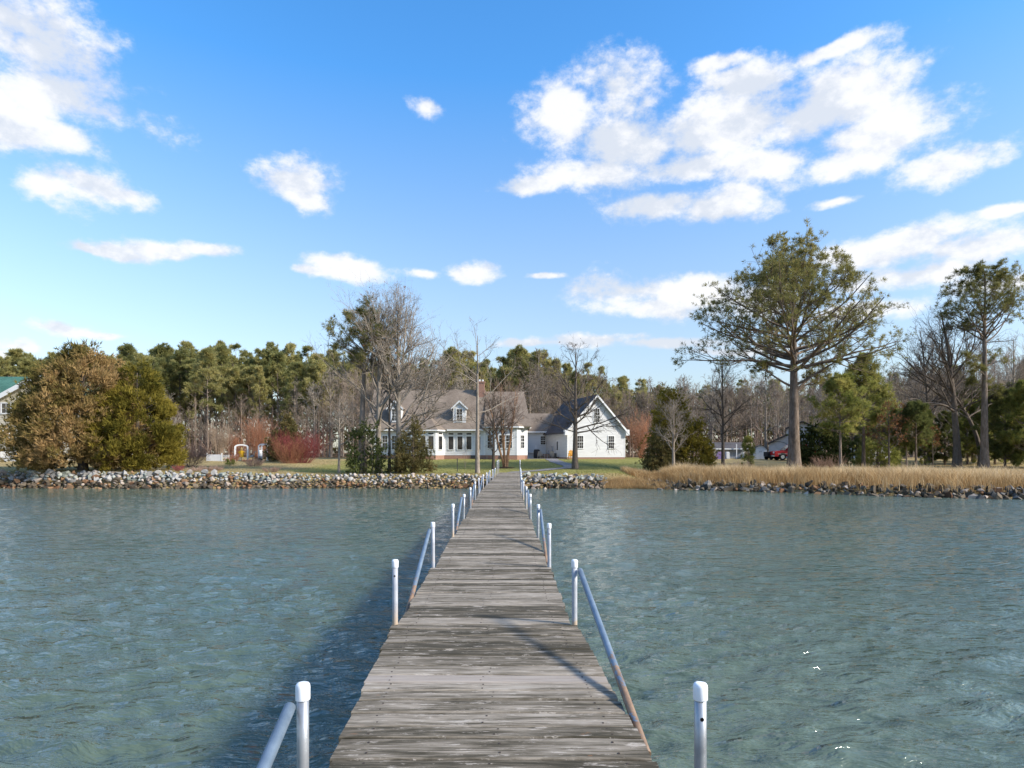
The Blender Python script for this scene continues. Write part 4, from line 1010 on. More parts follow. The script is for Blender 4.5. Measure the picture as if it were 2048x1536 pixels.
def build_shrubs():
    def sh(name, label, x, d, me, scale=1.0):
        t = thing(name, label, 'shrub', on(x, d)); t.scale = (scale,)*3; link('branches', me, None, t); return t
    sh('dogwood_shrub', 'bright red-twigged rounded shrub on the left lawn', 602, 68, shrub(71, 150, 3.0, 3.6, 'twig_red', 0.85, 5, 4, 0.011, base=0.9))
    sh('dogwood_shrub', 'paler red-twigged shrub fused to the bright red one', 578, 66.5, shrub(72, 90, 2.2, 2.6, 'twig_rust', 0.8, 5, 3, 0.010, base=0.7))
    sh('bare_shrub', 'pale vase-shaped leafless shrub behind the picket fence', 437, 80, shrub(73, 60, 3.6, 2.6, 'twig_pale', 0.55, 6, 5, 0.018))
    sh('bare_shrub', 'rounded brown leafless shrub near the shore cedar', 378, 59, shrub(74, 90, 2.0, 3.0, 'twig_brown', 0.9, 6, 4, 0.010, base=0.5))
    sh('bare_shrub', 'tall brown leafless thicket shrub behind the white arbors', 515, 86, shrub(75, 80, 4.6, 4.0, 'twig_rust', 0.6, 6, 5, 0.016))
    sh('bare_shrub', 'rust-coloured leafless shrub right of the white gable', 1283, 88, shrub(76, 70, 5.0, 3.8, 'twig_rust', 0.6, 7, 5, 0.018))
    sh('low_shrub', 'wide low maroon shrub spilling over the pale stones', 411, 50.4, shrub(77, 160, 0.62, 2.2, 'twig_brown', 1.5, 4, 3, 0.006, base=0.8))
    sh('low_shrub', 'small round maroon shrub alone on the tan lawn', 510, 60.5, shrub(78, 110, 0.7, 1.2, 'twig_brown', 1.0, 4, 3, 0.006, base=0.4))
    sh('low_shrub', 'small twiggy shrub just above the stones by the lawn', 543, 51.6, shrub(79, 80, 0.5, 0.9, 'twig_brown', 1.0, 4, 2, 0.005, base=0.3))
    sh('low_shrub', 'tiny reddish shrub on the stones beside the golden cedar', 358, 50.2, shrub(80, 60, 0.5, 0.6, 'twig_red', 0.9, 4, 2, 0.005, base=0.15))
    sh('bare_shrub', 'thin bare sapling on the lawn left of the pier', 930, 60, shrub(81, 3, 2.6, 0.5, 'twig_pale', 0.4, 4, 3, 0.012, base=0.05))
    sh('bare_shrub', 'grey twiggy shrub in the marsh grass by the pine sapling', 1488, 55, shrub(82, 60, 1.1, 1.4, 'twig_pale', 0.8, 4, 3, 0.007, base=0.3))
    sh('bare_shrub', 'brown twiggy shrub at the foot of the young pines', 1660, 56, shrub(83, 90, 1.4, 2.2, 'twig_brown', 0.8, 5, 3, 0.008, base=0.6))
    sh('bare_shrub', 'orange-brown bush behind the fence and yellow figure', 472, 82, shrub(84, 60, 2.6, 2.4, 'twig_rust', 0.7, 6, 4, 0.012, base=0.4))
build_shrubs()

# ------------------------------------------------------------------ woods behind
def build_woods():
    R = random.Random(77)
    pv = [pine(200+k, h, 0.17, c, rad, nl=28, sub=5, per_tw=4, tips=3, tuft=0.60, m=8, tw=0.14, dens=.85, mat='needle_woods', rise=(4, 62)) for k, (h, c, rad) in enumerate([(19, .42, 3.3), (20, .50, 3.0), (18, .38, 3.4), (17, .46, 2.9), (19.5, .55, 3.1)])]
    bv = [bare(220+k, h, 0.15, 0.28, sp, nl=16, sub=6, tw=6, tw2=3, rise=(42, 72), bark=bk, twr=0.010) for k, (h, sp, bk) in enumerate([(13, 4.6, 'bark_woods'), (15, 4.6, 'bark_woods'), (11, 4.2, 'bark_pale'), (14, 5.2, 'bark_woods'), (9, 3.6, 'bark_pale')])]
    protos = {}
    ZN = [(60, 'behind the tan house'), (230, 'behind the huge shore cedar'), (340, 'behind the golden pointed cedar'), (415, 'behind the rounded brown shrub'), (470, 'behind the picket fence'), (545, 'behind the white arbors'),
          (660, 'behind the red-twigged shrub'), (745, 'left of the white house'), (860, 'behind the left dormer'), (950, 'behind the right dormer'), (1050, 'behind the chimney'), (1130, 'behind the low wing roof'), (1260, 'behind the white gable'),
          (1330, 'right of the white gable'), (1420, 'behind the bushy cedars'), (1500, 'behind the low grey shed'), (1540, 'behind the white shed'), (1640, 'behind the grey barn'), (1740, 'behind the two young green pines'), (1800, 'behind the russet oak'),
          (1880, 'behind the dark pine pair'), (1990, 'behind the slim tall pine'), (9999, 'at the right picture edge')]
    def place(kind, k, x, d, s, label, group):
        zone = next(z for e, z in ZN if x < e); row = 'front row' if d < 108 else ('second row' if d < 124 else ('third row' if d < 139 else 'rear row'))
        label = ('bare-trunked green pine in the ' if kind == 'pine' else 'leafless brown tree in the ') + row + ' of woods ' + zone; group = 'pines in the woods' if kind == 'pine' else 'leafless trees in the woods'
        me = (pv if kind == 'pine' else bv)[k]
        X, Y, Z = on(x, d)
        tree_things('pine_tree' if kind == 'pine' else 'bare_tree', label, 'pine tree' if kind == 'pine' else 'bare tree', (X, Y, Z), me[0], me[1], group, R.uniform(0, 6.28), (s*R.uniform(.78, 1.22), s*R.uniform(.78, 1.22), s))
    def h_at(x):   # skyline of the woods, picture row
        return float(np.interp(x, [-200, 0, 100, 230, 340, 400, 520, 600, 700, 800, 900, 1000, 1060, 1120, 1200, 1250, 1330, 1420, 1500, 1650, 1800, 1900, 2100, 2300], [715, 712, 703, 706, 708, 698, 706, 702, 715, 725, 722, 712, 716, 736, 750, 766, 772, 768, 772, 768, 752, 750, 748, 748]))
    def pine_row(x0, x1, d, n, label, group, lift=0.0):
        for i in range(n):
            x = lerp(x0, x1, (i+R.uniform(.1, .9))/n); dd = d*R.uniform(.95, 1.05); k = R.randrange(5)
            H = (HOR - h_at(x) - lift + R.uniform(-40, 14))*dd/F_PX + CAMZ - gz(0, 100)
            place('pine', k, x, dd, H/[19, 20, 18, 17, 19.5][k], label, group)
    def bare_row(x0, x1, d, n, frac, label, group, ks=(0, 1, 2, 3, 4), sd=.16):
        for i in range(n):
            x = lerp(x0, x1, (i+R.uniform(0, 1))/n); dd = d*R.uniform(.96, 1.04); k = R.choice(ks)
            H = (HOR - h_at(x))*frac*R.uniform(1-sd, 1+sd)*dd/F_PX + CAMZ - gz(0, 100)
            place('bare', k, x, dd, H/[13, 15, 11, 14, 9][k], label, group)
    gl, ll = 'pines in the woods behind the garden', 'tall bare-trunked pine in the woods behind the garden arbors'
    pine_row(225, 660, 108, 15, ll, gl); pine_row(215, 680, 119, 16, ll, gl); pine_row(210, 690, 131, 16, ll, gl); pine_row(200, 690, 146, 14, ll, gl)
    gf, lf = 'pines behind the huge cedar', 'pine top showing behind the huge shore cedar'
    pine_row(-60, 215, 112, 11, lf, gf); pine_row(-60, 215, 130, 10, lf, gf, 6)
    gh, lh = 'pines behind the white house', 'green pine in the woods behind the white house roof'
    pine_row(690, 930, 125, 11, lh, gh); pine_row(690, 930, 140, 10, lh, gh, 4); pine_row(900, 1240, 118, 14, lh, gh); pine_row(900, 1230, 132, 14, lh, gh, 2); pine_row(900, 1240, 148, 12, lh, gh, 4)
    gr, lr = 'pines far behind the barn and sheds', 'distant pine in the woods behind the barn and sheds'
    pine_row(1240, 1560, 150, 9, lr, gr, 2); pine_row(1240, 1660, 165, 12, lr, gr, 4); pine_row(1640, 2110, 150, 12, lr, gr); pine_row(1700, 2110, 130, 8, lr, gr)
    gb, lb = 'leafless trees in the woods edge behind the garden', 'leafless tree at the woods edge behind the garden'
    bare_row(330, 700, 101, 14, .5, lb, gb, (0, 1, 3)); bare_row(320, 720, 114, 14, .6, lb, gb)
    gc, lc = 'leafless trees behind the white house', 'leafless brown tree behind the white house'
    bare_row(620, 930, 98, 13, .80, lc, gc); bare_row(690, 960, 110, 10, .9, lc, gc); bare_row(1000, 1330, 101, 15, .80, lc, gc); bare_row(1060, 1330, 112, 14, .95, lc, gc)
    gd, ld = 'leafless trees behind the barn and sheds', 'leafless tree in the woods behind the barn and sheds'
    bare_row(1280, 1720, 99, 20, .98, ld, gd, sd=.2); bare_row(1290, 1740, 112, 20, 1.0, ld, gd); bare_row(1300, 1760, 128, 18, 1.0, ld, gd)
    ge, le = 'leafless trees behind the marsh thicket', 'leafless tree behind the young pine thicket'
    bare_row(1740, 2120, 84, 14, 1.15, le, ge, sd=.3); bare_row(1740, 2120, 100, 15, 1.1, le, ge, sd=.2); bare_row(1740, 2120, 118, 14, 1.0, le, ge)
    bare_row(-60, 340, 98, 10, .7, 'leafless tree behind the huge shore cedar', 'leafless trees behind the huge cedar')
    # undergrowth and far woods: nobody could count these
    rng = np.random.default_rng(9); n = 1700
    x = rng.uniform(-150, 2200, n); d = rng.uniform(93, 135, n); X = (x-CX)*d/F_PX
    P0 = np.stack([X, d, ground_z(X, d)], 1); A = lines(rng, P0, np.stack([rng.normal(0, .3, n), rng.normal(0, .3, n), np.ones(n)], 1), rng.uniform(1.5, 5.5, n), 6, .09, .05); RA = taper(rng.uniform(.012, .035, n), 6, .3)
    B, RB = sprout(rng, A, RA, 6, .15, 1, 36, 12, .4, .3, 3, .12, .04, .6, .5, .5, rmin=.014); C, RC = sprout(rng, B, RB, 1.6, .2, 1, 36, 12, .55, .3, 2, .1, .0, .8, .6, .3, rmin=.012)
    o = link('undergrowth', woody('undergrowth', [(A, RA, 3), (B, RB, 3), (C, RC, 3)], 'twig_brown'), None); tag(o, 'brown twiggy undergrowth along the edge of the woods', 'undergrowth', kind='stuff')
    # far woods mass
    Vs = []; n = 9000
    x = rng.uniform(-400, 2450, n); d = rng.uniform(165, 230, n); X = (x-CX)*d/F_PX
    top = (HOR - np.array([h_at(q) for q in x]) - 20)*d/F_PX
    P = np.stack([X, d, 1.0 + rng.random(n)*np.maximum(top, 3)], 1)
    V, Q, T = tufts(rng, P, np.tile([0, 0, 1.0], (n, 1)), 3.0, 7, 0.7, 0.17, clump_tone(rng, P, 9.0)*.6)
    o = link('distant_woods', mesh_np('distant_woods', V, None, Q, T), MATS['cedar_dull']); tag(o, 'distant dull green and brown woods seen through the trunks', 'woods', kind='stuff')
build_woods()

def build_grass():
    rng = np.random.default_rng(12)
    def blades(name, X, Y, h, w, tone, mat, label, lean=0.22):
        n = len(X); Z = ground_z(X, Y); B = np.stack([X, Y, Z-0.03], 1); a = rng.uniform(0, 6.283, n)
        sd = np.stack([np.cos(a), np.sin(a)*0.5, 0*a], 1)*w[:, None]*.5
        ln = np.stack([rng.normal(-0.06, lean, n) + .22*np.sin(X*1.9+Y*.8)*np.sin(Y*1.3+2), rng.normal(0, lean, n) + .15*np.sin(X*1.2-Y*1.1), np.ones(n)], 1)
        mid = B + ln*np.array([.35, .35, 1])*h[:, None]*.55; tip = B + ln*h[:, None]
        V = np.stack([B-sd, B+sd, mid+sd*.8, mid-sd*.8, tip], 1).reshape(-1, 3); b = np.arange(n)*5
        Q = np.stack([b, b+1, b+2, b+3], 1); T = np.stack([b+3, b+2, b+4], 1)
        o = link(name, mesh_np(name, V, Q, T, np.repeat(np.clip(tone, 0, 1), 5)), MATS[mat]); tag(o, label, 'grass', kind='stuff')
    n = 70000
    X = rng.uniform(9.4, 44, n); Y = shore_y(X) + 0.9 + rng.random(n)**0.8*lerp(9, 19, sst(12, 22, X))
    lump = np.sin(X*1.1+Y*.6)*np.sin(Y*.9-X*.5) + .7*np.sin(X*2.9+Y*1.7)*np.sin(Y*2.1-X*1.3)
    fade = 1-0.45*sst(9, 17, Y-shore_y(X))
    h = (0.98+.24*lump+rng.normal(0, .16, n))*fade*lerp(.42, 1.0, sst(9.4, 14.5, X))
    tone = .50 + .12*lump + .20*np.sin(X*.35+Y*.5+1) + rng.normal(0, .20, n) + .14*sst(3, 9, Y-shore_y(X)) - .20*sst(15, 11, X)
    blades('marsh_grass', X, Y, np.maximum(h, .3), rng.uniform(.022, .048, n), tone, 'marsh_blade', 'wide band of tall tan marsh grass behind the dark rock sill', .3)
    n = 9000; X = np.clip(rng.normal(8.7, 1.0, n), 6.7, 11.5); Y = shore_y(X) - 0.1 + rng.random(n)**1.5*1.2
    blades('cordgrass', X, Y, np.maximum(.46+rng.normal(0, .15, n), .12), rng.uniform(.015, .03, n), .22+rng.normal(0, .16, n), 'marsh_blade', 'patch of orange cordgrass at the water between stones and rock sill')
    n = 32000; X = rng.uniform(-46, 13, n); Y = shore_y(X) + 1.7 + rng.random(n)**1.6*30
    k = ~((np.abs(X+0.1) < 1.15) & (Y < 53)); X, Y = X[k], Y[k]; n = len(X)
    edge = sst(4, 0, Y-shore_y(X)-1.7)
    dry = np.clip(sst(-14, -22, X)+edge*.8, 0, 1)
    blades('lawn_grass', X, Y, .05+.07*rng.random(n)+.12*edge*rng.random(n), rng.uniform(.02, .04, n), .22+.45*dry+rng.normal(0, .15, n), 'grass_blade', 'short winter grass on the lawn', .5)
build_grass()

# ------------------------------------------------------------------ buildings
class Bld:
    """parts of one building, written in world coordinates and stored relative to its base"""
    def __init__(s, name, label, cat, base): s.t = thing(name, label, cat, base); s.b = Vector(base)
    def part(s, name, mb, mat, parent=None, bevel=0.0):
        mb.v = [tuple(Vector(v)-s.b) for v in mb.v]; return mb.build(name, MATS[mat] if isinstance(mat, str) else mat, parent or s.t, bevel)

def frame(A, B):
    """matrix: x along the wall A->B, y outwards, z up (outwards is to the right of A->B)"""
    t = Vector((B[0]-A[0], B[1]-A[1], 0)); L = t.length; t.normalize(); n = Vector((t.y, -t.x, 0))
    M = Matrix(((t.x, n.x, 0, A[0]), (t.y, n.y, 0, A[1]), (0, 0, 1, 0), (0, 0, 0, 1))); return M, L

def lap(A, B, z0, z1, half=None, course=0.19, lip=0.022):
    """lapped siding on the wall A->B; half: (peak z, eave z) clips it to a gable"""
    M, L = frame(A, B); mb = MB(); z = z0
    while z < z1 - 1e-4:
        zt = min(z+course, z1)
        def ur(zz):
            if half is None or zz <= half[1]: return 0.0, L
            k = (zz-half[1])/(half[0]-half[1]); return L/2*k, L-L/2*k
        a0, b0 = ur(z); a1, b1 = ur(zt)
        if b1-a1 < 0.01: b1 = a1 = L/2
        v = [M @ Vector(p) for p in ((a0, 0, z), (b0, 0, z), (a0, lip, z), (b0, lip, z), (a1, 0.0, zt), (b1, 0.0, zt))]
        mb.add(v, [(0, 1, 3, 2), (2, 3, 5, 4)]); z = zt
    return mb

def slab(p, thick=0.16):
    """roof plane through the points p (3-4), thickened downwards"""
    n = len(p); lo = [Vector(q)-Vector((0, 0, thick)) for q in p]
    return MB().add(list(p)+lo, [tuple(range(n)), tuple(range(n, 2*n))[::-1]] + [(i, (i+1) % n, n+(i+1) % n, n+i) for i in range(n)])

def window(b, A, B, u, w, z0, z1, rows=2, cols=2, parent=None, trim=0.09, sash=True, dep=0.07, grid=True, fmat='white_trim'):
    M, L = frame(A, B); f = MB()
    x0, x1 = u-w/2, u+w/2; t = trim
    f.box(x0-t, x0, 0, dep, z0-t, z1+t, M); f.box(x1, x1+t, 0, dep, z0-t, z1+t, M)
    f.box(x0, x1, 0, dep, z1, z1+t, M); f.box(x0-t*.6+t*.6, x1, 0, dep+.03, z0-t, z0, M)
    if sash: f.box(x0, x1, 0.03, dep-.012, (z0+z1)/2-.03, (z0+z1)/2+.03, M)
    if grid:
        for i in range(1, cols): f.box(lerp(x0, x1, i/cols)-.012, lerp(x0, x1, i/cols)+.012, .031, .048, z0, z1, M)
        for j in range(1, rows*2):
            if sash and j == rows: continue
            zz = lerp(z0, z1, j/(rows*2)); f.box(x0, x1, .0315, .0475, zz-.012, zz+.012, M)
    o = b.part('window', f, fmat, parent)
    if parent is None:
        p = MB().box(x0, x1, 0.005, 0.032, z0, z1, M); b.part('pane', p, 'window_glass', o)
    return o

def build_white_house():
    base = (-8, 80, gz(-8, 80)); b = Bld('white_house', 'long white clapboard house with dormers, brick base and a gabled wing', 'house', base)
    X = lambda x, d=80.0: (x-CX)*d/F_PX
    Z = lambda y, d=80.0: CAMZ-(y-HOR)*d/F_PX
    G = base[2]-0.6; F = 1.24
    def wall(A, B, z1, z0=F, half=None, brick=True, zt=None):
        b.part('wall', lap(A, B, z0, zt or z1, half), 'white_siding')
        if brick:
            M, L = frame(A, B); b.part('foundation', MB().box(0.0, L, -0.25, -0.012, G, z0-.004, M), 'brick')
        M, L = frame(A, B)
        m = MB()
        if half is None:
            b.part('corner_board', MB().box(0, .11, -.02, .034, z0, z1-.002, M), 'white_trim'); b.part('corner_board', MB().box(L-.11, L, -.02, .034, z0, z1-.002, M), 'white_trim')
    eL, eR = 4.38, 4.78
    bx0, bx1, bx2, bx3 = -13.1, -12.2, -9.2, -8.32
    # main front, left to right
    W1 = ((-17.0, 80.0), (bx0, 80.0)); wall(*W1, eL); window(b, *W1, X(789)+17.0, .62, 1.95, 3.62); window(b, *W1, X(770)+17.0, .62, 1.95, 3.62)
    W2 = ((bx0, 79.98), (bx1, 78.3)); wall(*W2, eL)
    W3 = ((bx1, 78.3), (bx2, 78.3)); wall(*W3, eL)
    for x in (830, 846, 862):
        u = X(x, 78.3)-bx1; window(b, *W3, u, .64, 1.93, 3.55, sash=False, grid=False); window(b, *W3, u, .64, 3.78, 3.98, sash=False, grid=False)
    W4 = ((bx2, 78.3), (bx3, 79.98)); wall(*W4, eL); window(b, *W4, .95, .80, 1.93, 3.55, sash=False, grid=False); window(b, *W4, .95, .80, 3.78, 3.98, sash=False, grid=False)
    W5 = ((bx3, 80.0), (-3.35, 80.0)); wall(*W5, eL)
    for x in (902, 920, 938, 956):
        u = X(x)-bx3; window(b, *W5, u, .62, 1.93, 3.55, sash=False, grid=False); window(b, *W5, u, .62, 3.76, 3.97, sash=False, grid=False)
    W6 = ((-3.35, 79.98), (-2.05, 78.8)); wall(*W6, eR); window(b, *W6, .92, .80, 2.12, 3.66)
    W7 = ((-2.05, 78.8), (.62, 78.8)); wall(*W7, eR); window(b, *W7, X(1004, 78.8)+2.05, .70, 2.12, 3.66); window(b, *W7, X(1018, 78.8)+2.05, .70, 2.12, 3.66)
    W8 = ((.62, 78.8), (1.9, 80.6)); wall(*W8, eR); window(b, *W8, 1.1, .72, 2.12, 3.66)
    wall((1.9, 80.6), (1.9, 89.2), eR); 
    M, L = frame((-17.0, 89.2), (-17.0, 80.0)); b.part('wall', lap((-17.0, 89.2), (-17.0, 80.0), F, 9.5, (9.62, 4.4)), 'white_siding')
    b.part('foundation', MB().box(-16.9, 1.8, 80.3, 89.1, G, F-.01), 'brick')
    b.part('vent_panel', MB().box(X(942), X(956), 79.93, 79.985, F-.36, F-.03), 'dark_metal'); b.part('vent_panel', MB().box(X(999, 78.8), X(1012, 78.8), 78.74, 78.785, F-.36, F-.03), 'dark_metal')
    # roofs
    rY, rz1, rz2 = 84.6, 9.72, 9.50
    b.part('roof', slab([(-17.9, 79.5, 4.42), (-3.42, 79.5, 4.42), (-3.42, rY, rz1), (-17.9, rY, rz1)]), 'brown_shingle')
    b.part('roof', slab([(-17.9, rY, rz1), (-3.42, rY, rz1), (-3.42, 89.7, 4.42), (-17.9, 89.7, 4.42)]), 'brown_shingle')
    b.part('roof', slab([(-3.40, 79.2, 4.84), (2.3, 79.2, 4.84), (1.55, rY, rz2), (-3.40, rY, rz2)]), 'brown_shingle')
    b.part('roof', slab([(-3.40, rY, rz2), (1.55, rY, rz2), (2.3, 89.6, 4.84), (-3.40, 89.6, 4.84)]), 'brown_shingle')
    b.part('roof', slab([(2.3, 79.2, 4.82), (2.3, 89.6, 4.82), (1.55, rY, rz2-.01)]), 'brown_shingle')
    # bay roofs
    def bay(pts, apex, ez):
        out = []
        for i in range(len(pts)-1): out.append(b.part('bay_roof', slab([(*pts[i], ez), (*pts[i+1], ez), apex[min(i, len(apex)-1)]] if i != 1 else [(*pts[1], ez), (*pts[2], ez), apex[1], apex[0]], 0.12), 'brown_shingle'))
    bay([(bx0-.3, 79.9), (bx1-.2, 77.95), (bx2+.2, 77.95), (bx3+.3, 79.9)], [(-11.2, 80.9, 6.02), (-10.2, 80.9, 6.02), (-10.2, 80.9, 6.02)], 4.42)
    bay([(-3.6, 79.8), (-2.2, 78.4), (.75, 78.4), (2.3, 80.5)], [(-1.2, 80.4, 6.25), (-.2, 80.4, 6.25), (-.2, 80.4, 6.25)], 4.84)
    g = MB().box(-17.8, bx0-.35, 79.40, 79.52, 4.22, 4.40).box(bx3+.35, -3.5, 79.40, 79.52, 4.22, 4.40); b.part('gutter', g, 'white_trim')
    for pts, ez in (([(bx0-.3, 79.9), (bx1-.2, 77.95), (bx2+.2, 77.95), (bx3+.3, 79.9)], 4.42), ([(-3.6, 79.8), (-2.2, 78.4), (.75, 78.4), (2.3, 80.5)], 4.84)):
        g = MB()
        for i in range(3):
            M, L = frame(pts[i], pts[i+1]); g.box(0.02*i, L, -.05, .07, ez-.27, ez-.11, M)
        b.part('gutter', g, 'white_trim')
    # dormers
    for xc in (790.0, 919.0):
        c = X(xc, 80.4); h = .80; zb, ze, zp = 5.18, 7.12, 7.92; yf = 80.32; D = b.part('dormer', lap((c-h, yf), (c+h, yf), zb, zp, (zp, ze)), 'white_siding')
        ch = MB().prism([(yf+.01, zb), (yf+.01, ze), (82.4, ze)], 'x', c-h+.004, c-h+.06).prism([(yf+.01, zb), (yf+.01, ze), (82.4, ze)], 'x', c+h-.06, c+h-.004)
        b.part('dormer_cheek', ch, 'white_siding', D)
        for sg in (-1, 1):
            b.part('dormer_roof', slab([(c, yf-.22, zp+.12), (c, 83.1, zp+.12), (c+sg*(h+.22), 82.5, ze-.08), (c+sg*(h+.22), yf-.22, ze-.08)][::sg], .09), 'brown_shingle', D)
            rk = MB().add([(c, yf-.235, zp+.10), (c+sg*(h+.24), yf-.235, ze-.10), (c+sg*(h+.24), yf-.235, ze-.30), (c, yf-.235, zp-.14), (c, yf-.16, zp+.10), (c+sg*(h+.24), yf-.16, ze-.10), (c+sg*(h+.24), yf-.16, ze-.30), (c, yf-.16, zp-.14)], [(0,1,2,3), (4,5,6,7), (0,1,5,4), (1,2,6,5), (2,3,7,6), (3,0,4,7)])
            b.part('rake_board', rk, 'white_trim', D)
        window(b, (c-h, yf), (c+h, yf), h, .68, 5.48, 6.92, trim=.12)
    # chimney
    ch = b.part('chimney', MB().box(-4.45, -3.55, 83.6, 84.5, 8.2, 10.55).box(-4.52, -3.48, 83.53, 84.57, 10.55, 10.72), 'brick')
    b.part('chimney_pot', MB().tube([(-4.2, 84.05, 10.7), (-4.2, 84.05, 11.0)], .12, 10).tube([(-3.8, 84.05, 10.7), (-3.8, 84.05, 11.0)], .12, 10), 'shed_white', ch)
    # link wing
    lz = 4.40; LA, LB = (1.95, 88.0), (7.4, 88.0); wall(LA, LB, lz); window(b, LA, LB, X(1086, 88)-1.95, .64, 2.66, 3.76)
    b.part('roof', slab([(1.7, 87.5, 4.44), (8.2, 87.5, 4.44), (8.2, 91.2, 7.05), (1.7, 91.2, 7.05)]), 'brown_shingle'); b.part('roof', slab([(1.7, 91.2, 7.05), (8.2, 91.2, 7.05), (8.2, 95, 4.44), (1.7, 95, 4.44)]), 'brown_shingle')
    b.part('gutter', MB().box(1.95, 7.3, 87.41, 87.53, 4.25, 4.42), 'white_trim')
    # gabled wing, turned a little to the sun
    a = math.radians(15); e1, e2 = Vector((math.cos(a), math.sin(a), 0)), Vector((-math.sin(a), math.cos(a), 0)); O = Vector((6.78, 80.0, 0)); Wd, Ln = 7.75, 12.0
    P = lambda u, v, z=0: O + e1*u + e2*v + Vector((0, 0, z))
    A, Bq = P(0, 0)[:2], P(Wd, 0)[:2]; ez, pz, f2 = 4.42, 8.70, .98
    b.part('wall', lap(A, Bq, f2, pz, (pz, ez)), 'white_siding'); M, L = frame(A, Bq)
    b.part('foundation', MB().box(0, L, -.25, -.012, G, f2-.004, M), 'brick')
    b.part('corner_board', MB().box(0, .12, -.02, .036, f2, ez, M), 'white_trim'); b.part('corner_board', MB().box(L-.12, L, -.02, .036, f2, ez, M), 'white_trim')
    As = P(0, Ln)[:2]; b.part('wall', lap(As, A, f2, ez), 'white_siding'); b.part('wall', lap(Bq, P(Wd, Ln)[:2], f2, ez), 'white_siding')
    b.part('foundation', MB().add([P(.02, .02, G), P(Wd-.02, .02, G), P(Wd-.02, Ln, G), P(.02, Ln, G), P(.02, .02, f2-.01), P(Wd-.02, .02, f2-.01), P(Wd-.02, Ln, f2-.01), P(.02, Ln, f2-.01)], [(0,1,2,3), (4,5,6,7), (0,1,5,4), (1,2,6,5), (2,3,7,6), (3,0,4,7)]), 'brick')
    window(b, A, Bq, 1.72, .74, 1.95+.15, 3.62, rows=2, cols=3); window(b, A, Bq, 5.85, .74, 1.95+.15, 3.62, rows=2, cols=3); window(b, A, Bq, Wd/2+.02, .70, 5.35, 7.0, cols=3)
    o = .42; hz = .10
    for sg in (0, 1):
        u0 = -o if sg == 0 else Wd+o; dz = (pz-ez)/(Wd/2)*o
        pts = [P(u0, -.42, ez-dz+hz), P(Wd/2, -.42, pz+hz), P(Wd/2, Ln, pz+hz), P(u0, Ln, ez-dz+hz)]
        b.part('roof', slab(pts if sg else pts[::-1], .15), 'dark_shingle')
        q = [P(u0, -.44, ez-dz+hz-.02), P(Wd/2, -.44, pz+hz-.02), P(Wd/2, -.44, pz-.24), P(u0, -.44, ez-dz-.24)]; q2 = [v + e2*.06 for v in q]
        b.part('rake_board', MB().add(q+q2, [(0,1,2,3), (4,5,6,7), (0,1,5,4), (1,2,6,5), (2,3,7,6), (3,0,4,7)]), 'white_trim')
        s0 = [P(u0, -.38, ez-dz-.06), P(u0+(o if sg == 0 else -o), -.38, ez-dz-.06)]
        cr = MB().add([P(min(u0, u0+(o+.02)*(1-2*sg)), -.40, ez-dz-.25), P(max(u0, u0+(o+.02)*(1-2*sg)), -.40, ez-dz-.25), P(max(u0, u0+(o+.02)*(1-2*sg)), .1, ez-dz-.25), P(min(u0, u0+(o+.02)*(1-2*sg)), .1, ez-dz-.25)] + [P(min(u0, u0+(o+.02)*(1-2*sg)), -.40, ez+.02), P(max(u0, u0+(o+.02)*(1-2*sg)), -.40, ez+.02), P(max(u0, u0+(o+.02)*(1-2*sg)), .1, ez+.02), P(min(u0, u0+(o+.02)*(1-2*sg)), .1, ez+.02)], [(0,1,2,3), (4,5,6,7), (0,1,5,4), (1,2,6,5), (2,3,7,6), (3,0,4,7)])
        b.part('eave_return', cr, 'white_trim')
    # door in the side wall, meter beside it
    M, L = frame(As, A); d = b.part('door', MB().box(L-4.0, L-3.0, .0, .06, f2+.05, f2+2.2, M), 'white_trim'); b.part('door_glass', MB().box(L-3.75, L-3.25, .05, .075, f2+.9, f2+2.0, M), 'window_glass', d)
    b.part('meter_box', MB().box(L-5.6, L-5.2, .02, .2, f2+.5, f2+1.4, M), 'grey_board')
    # steps and rail between bay and link
    b.part('porch_step', MB().box(1.98, 2.9, 84.2, 86.0, G, 1.55).box(2.0, 3.2, 83.9, 86.1, 1.55, 1.63), 'white_trim'); b.part('porch_step', MB().box(2.95, 3.3, 84.0, 86.0, G, 1.2), 'fence_wood')
    b.part('porch_post', MB().box(3.05, 3.15, 83.95, 84.05, 1.63, 2.5), 'white_trim')
build_white_house()

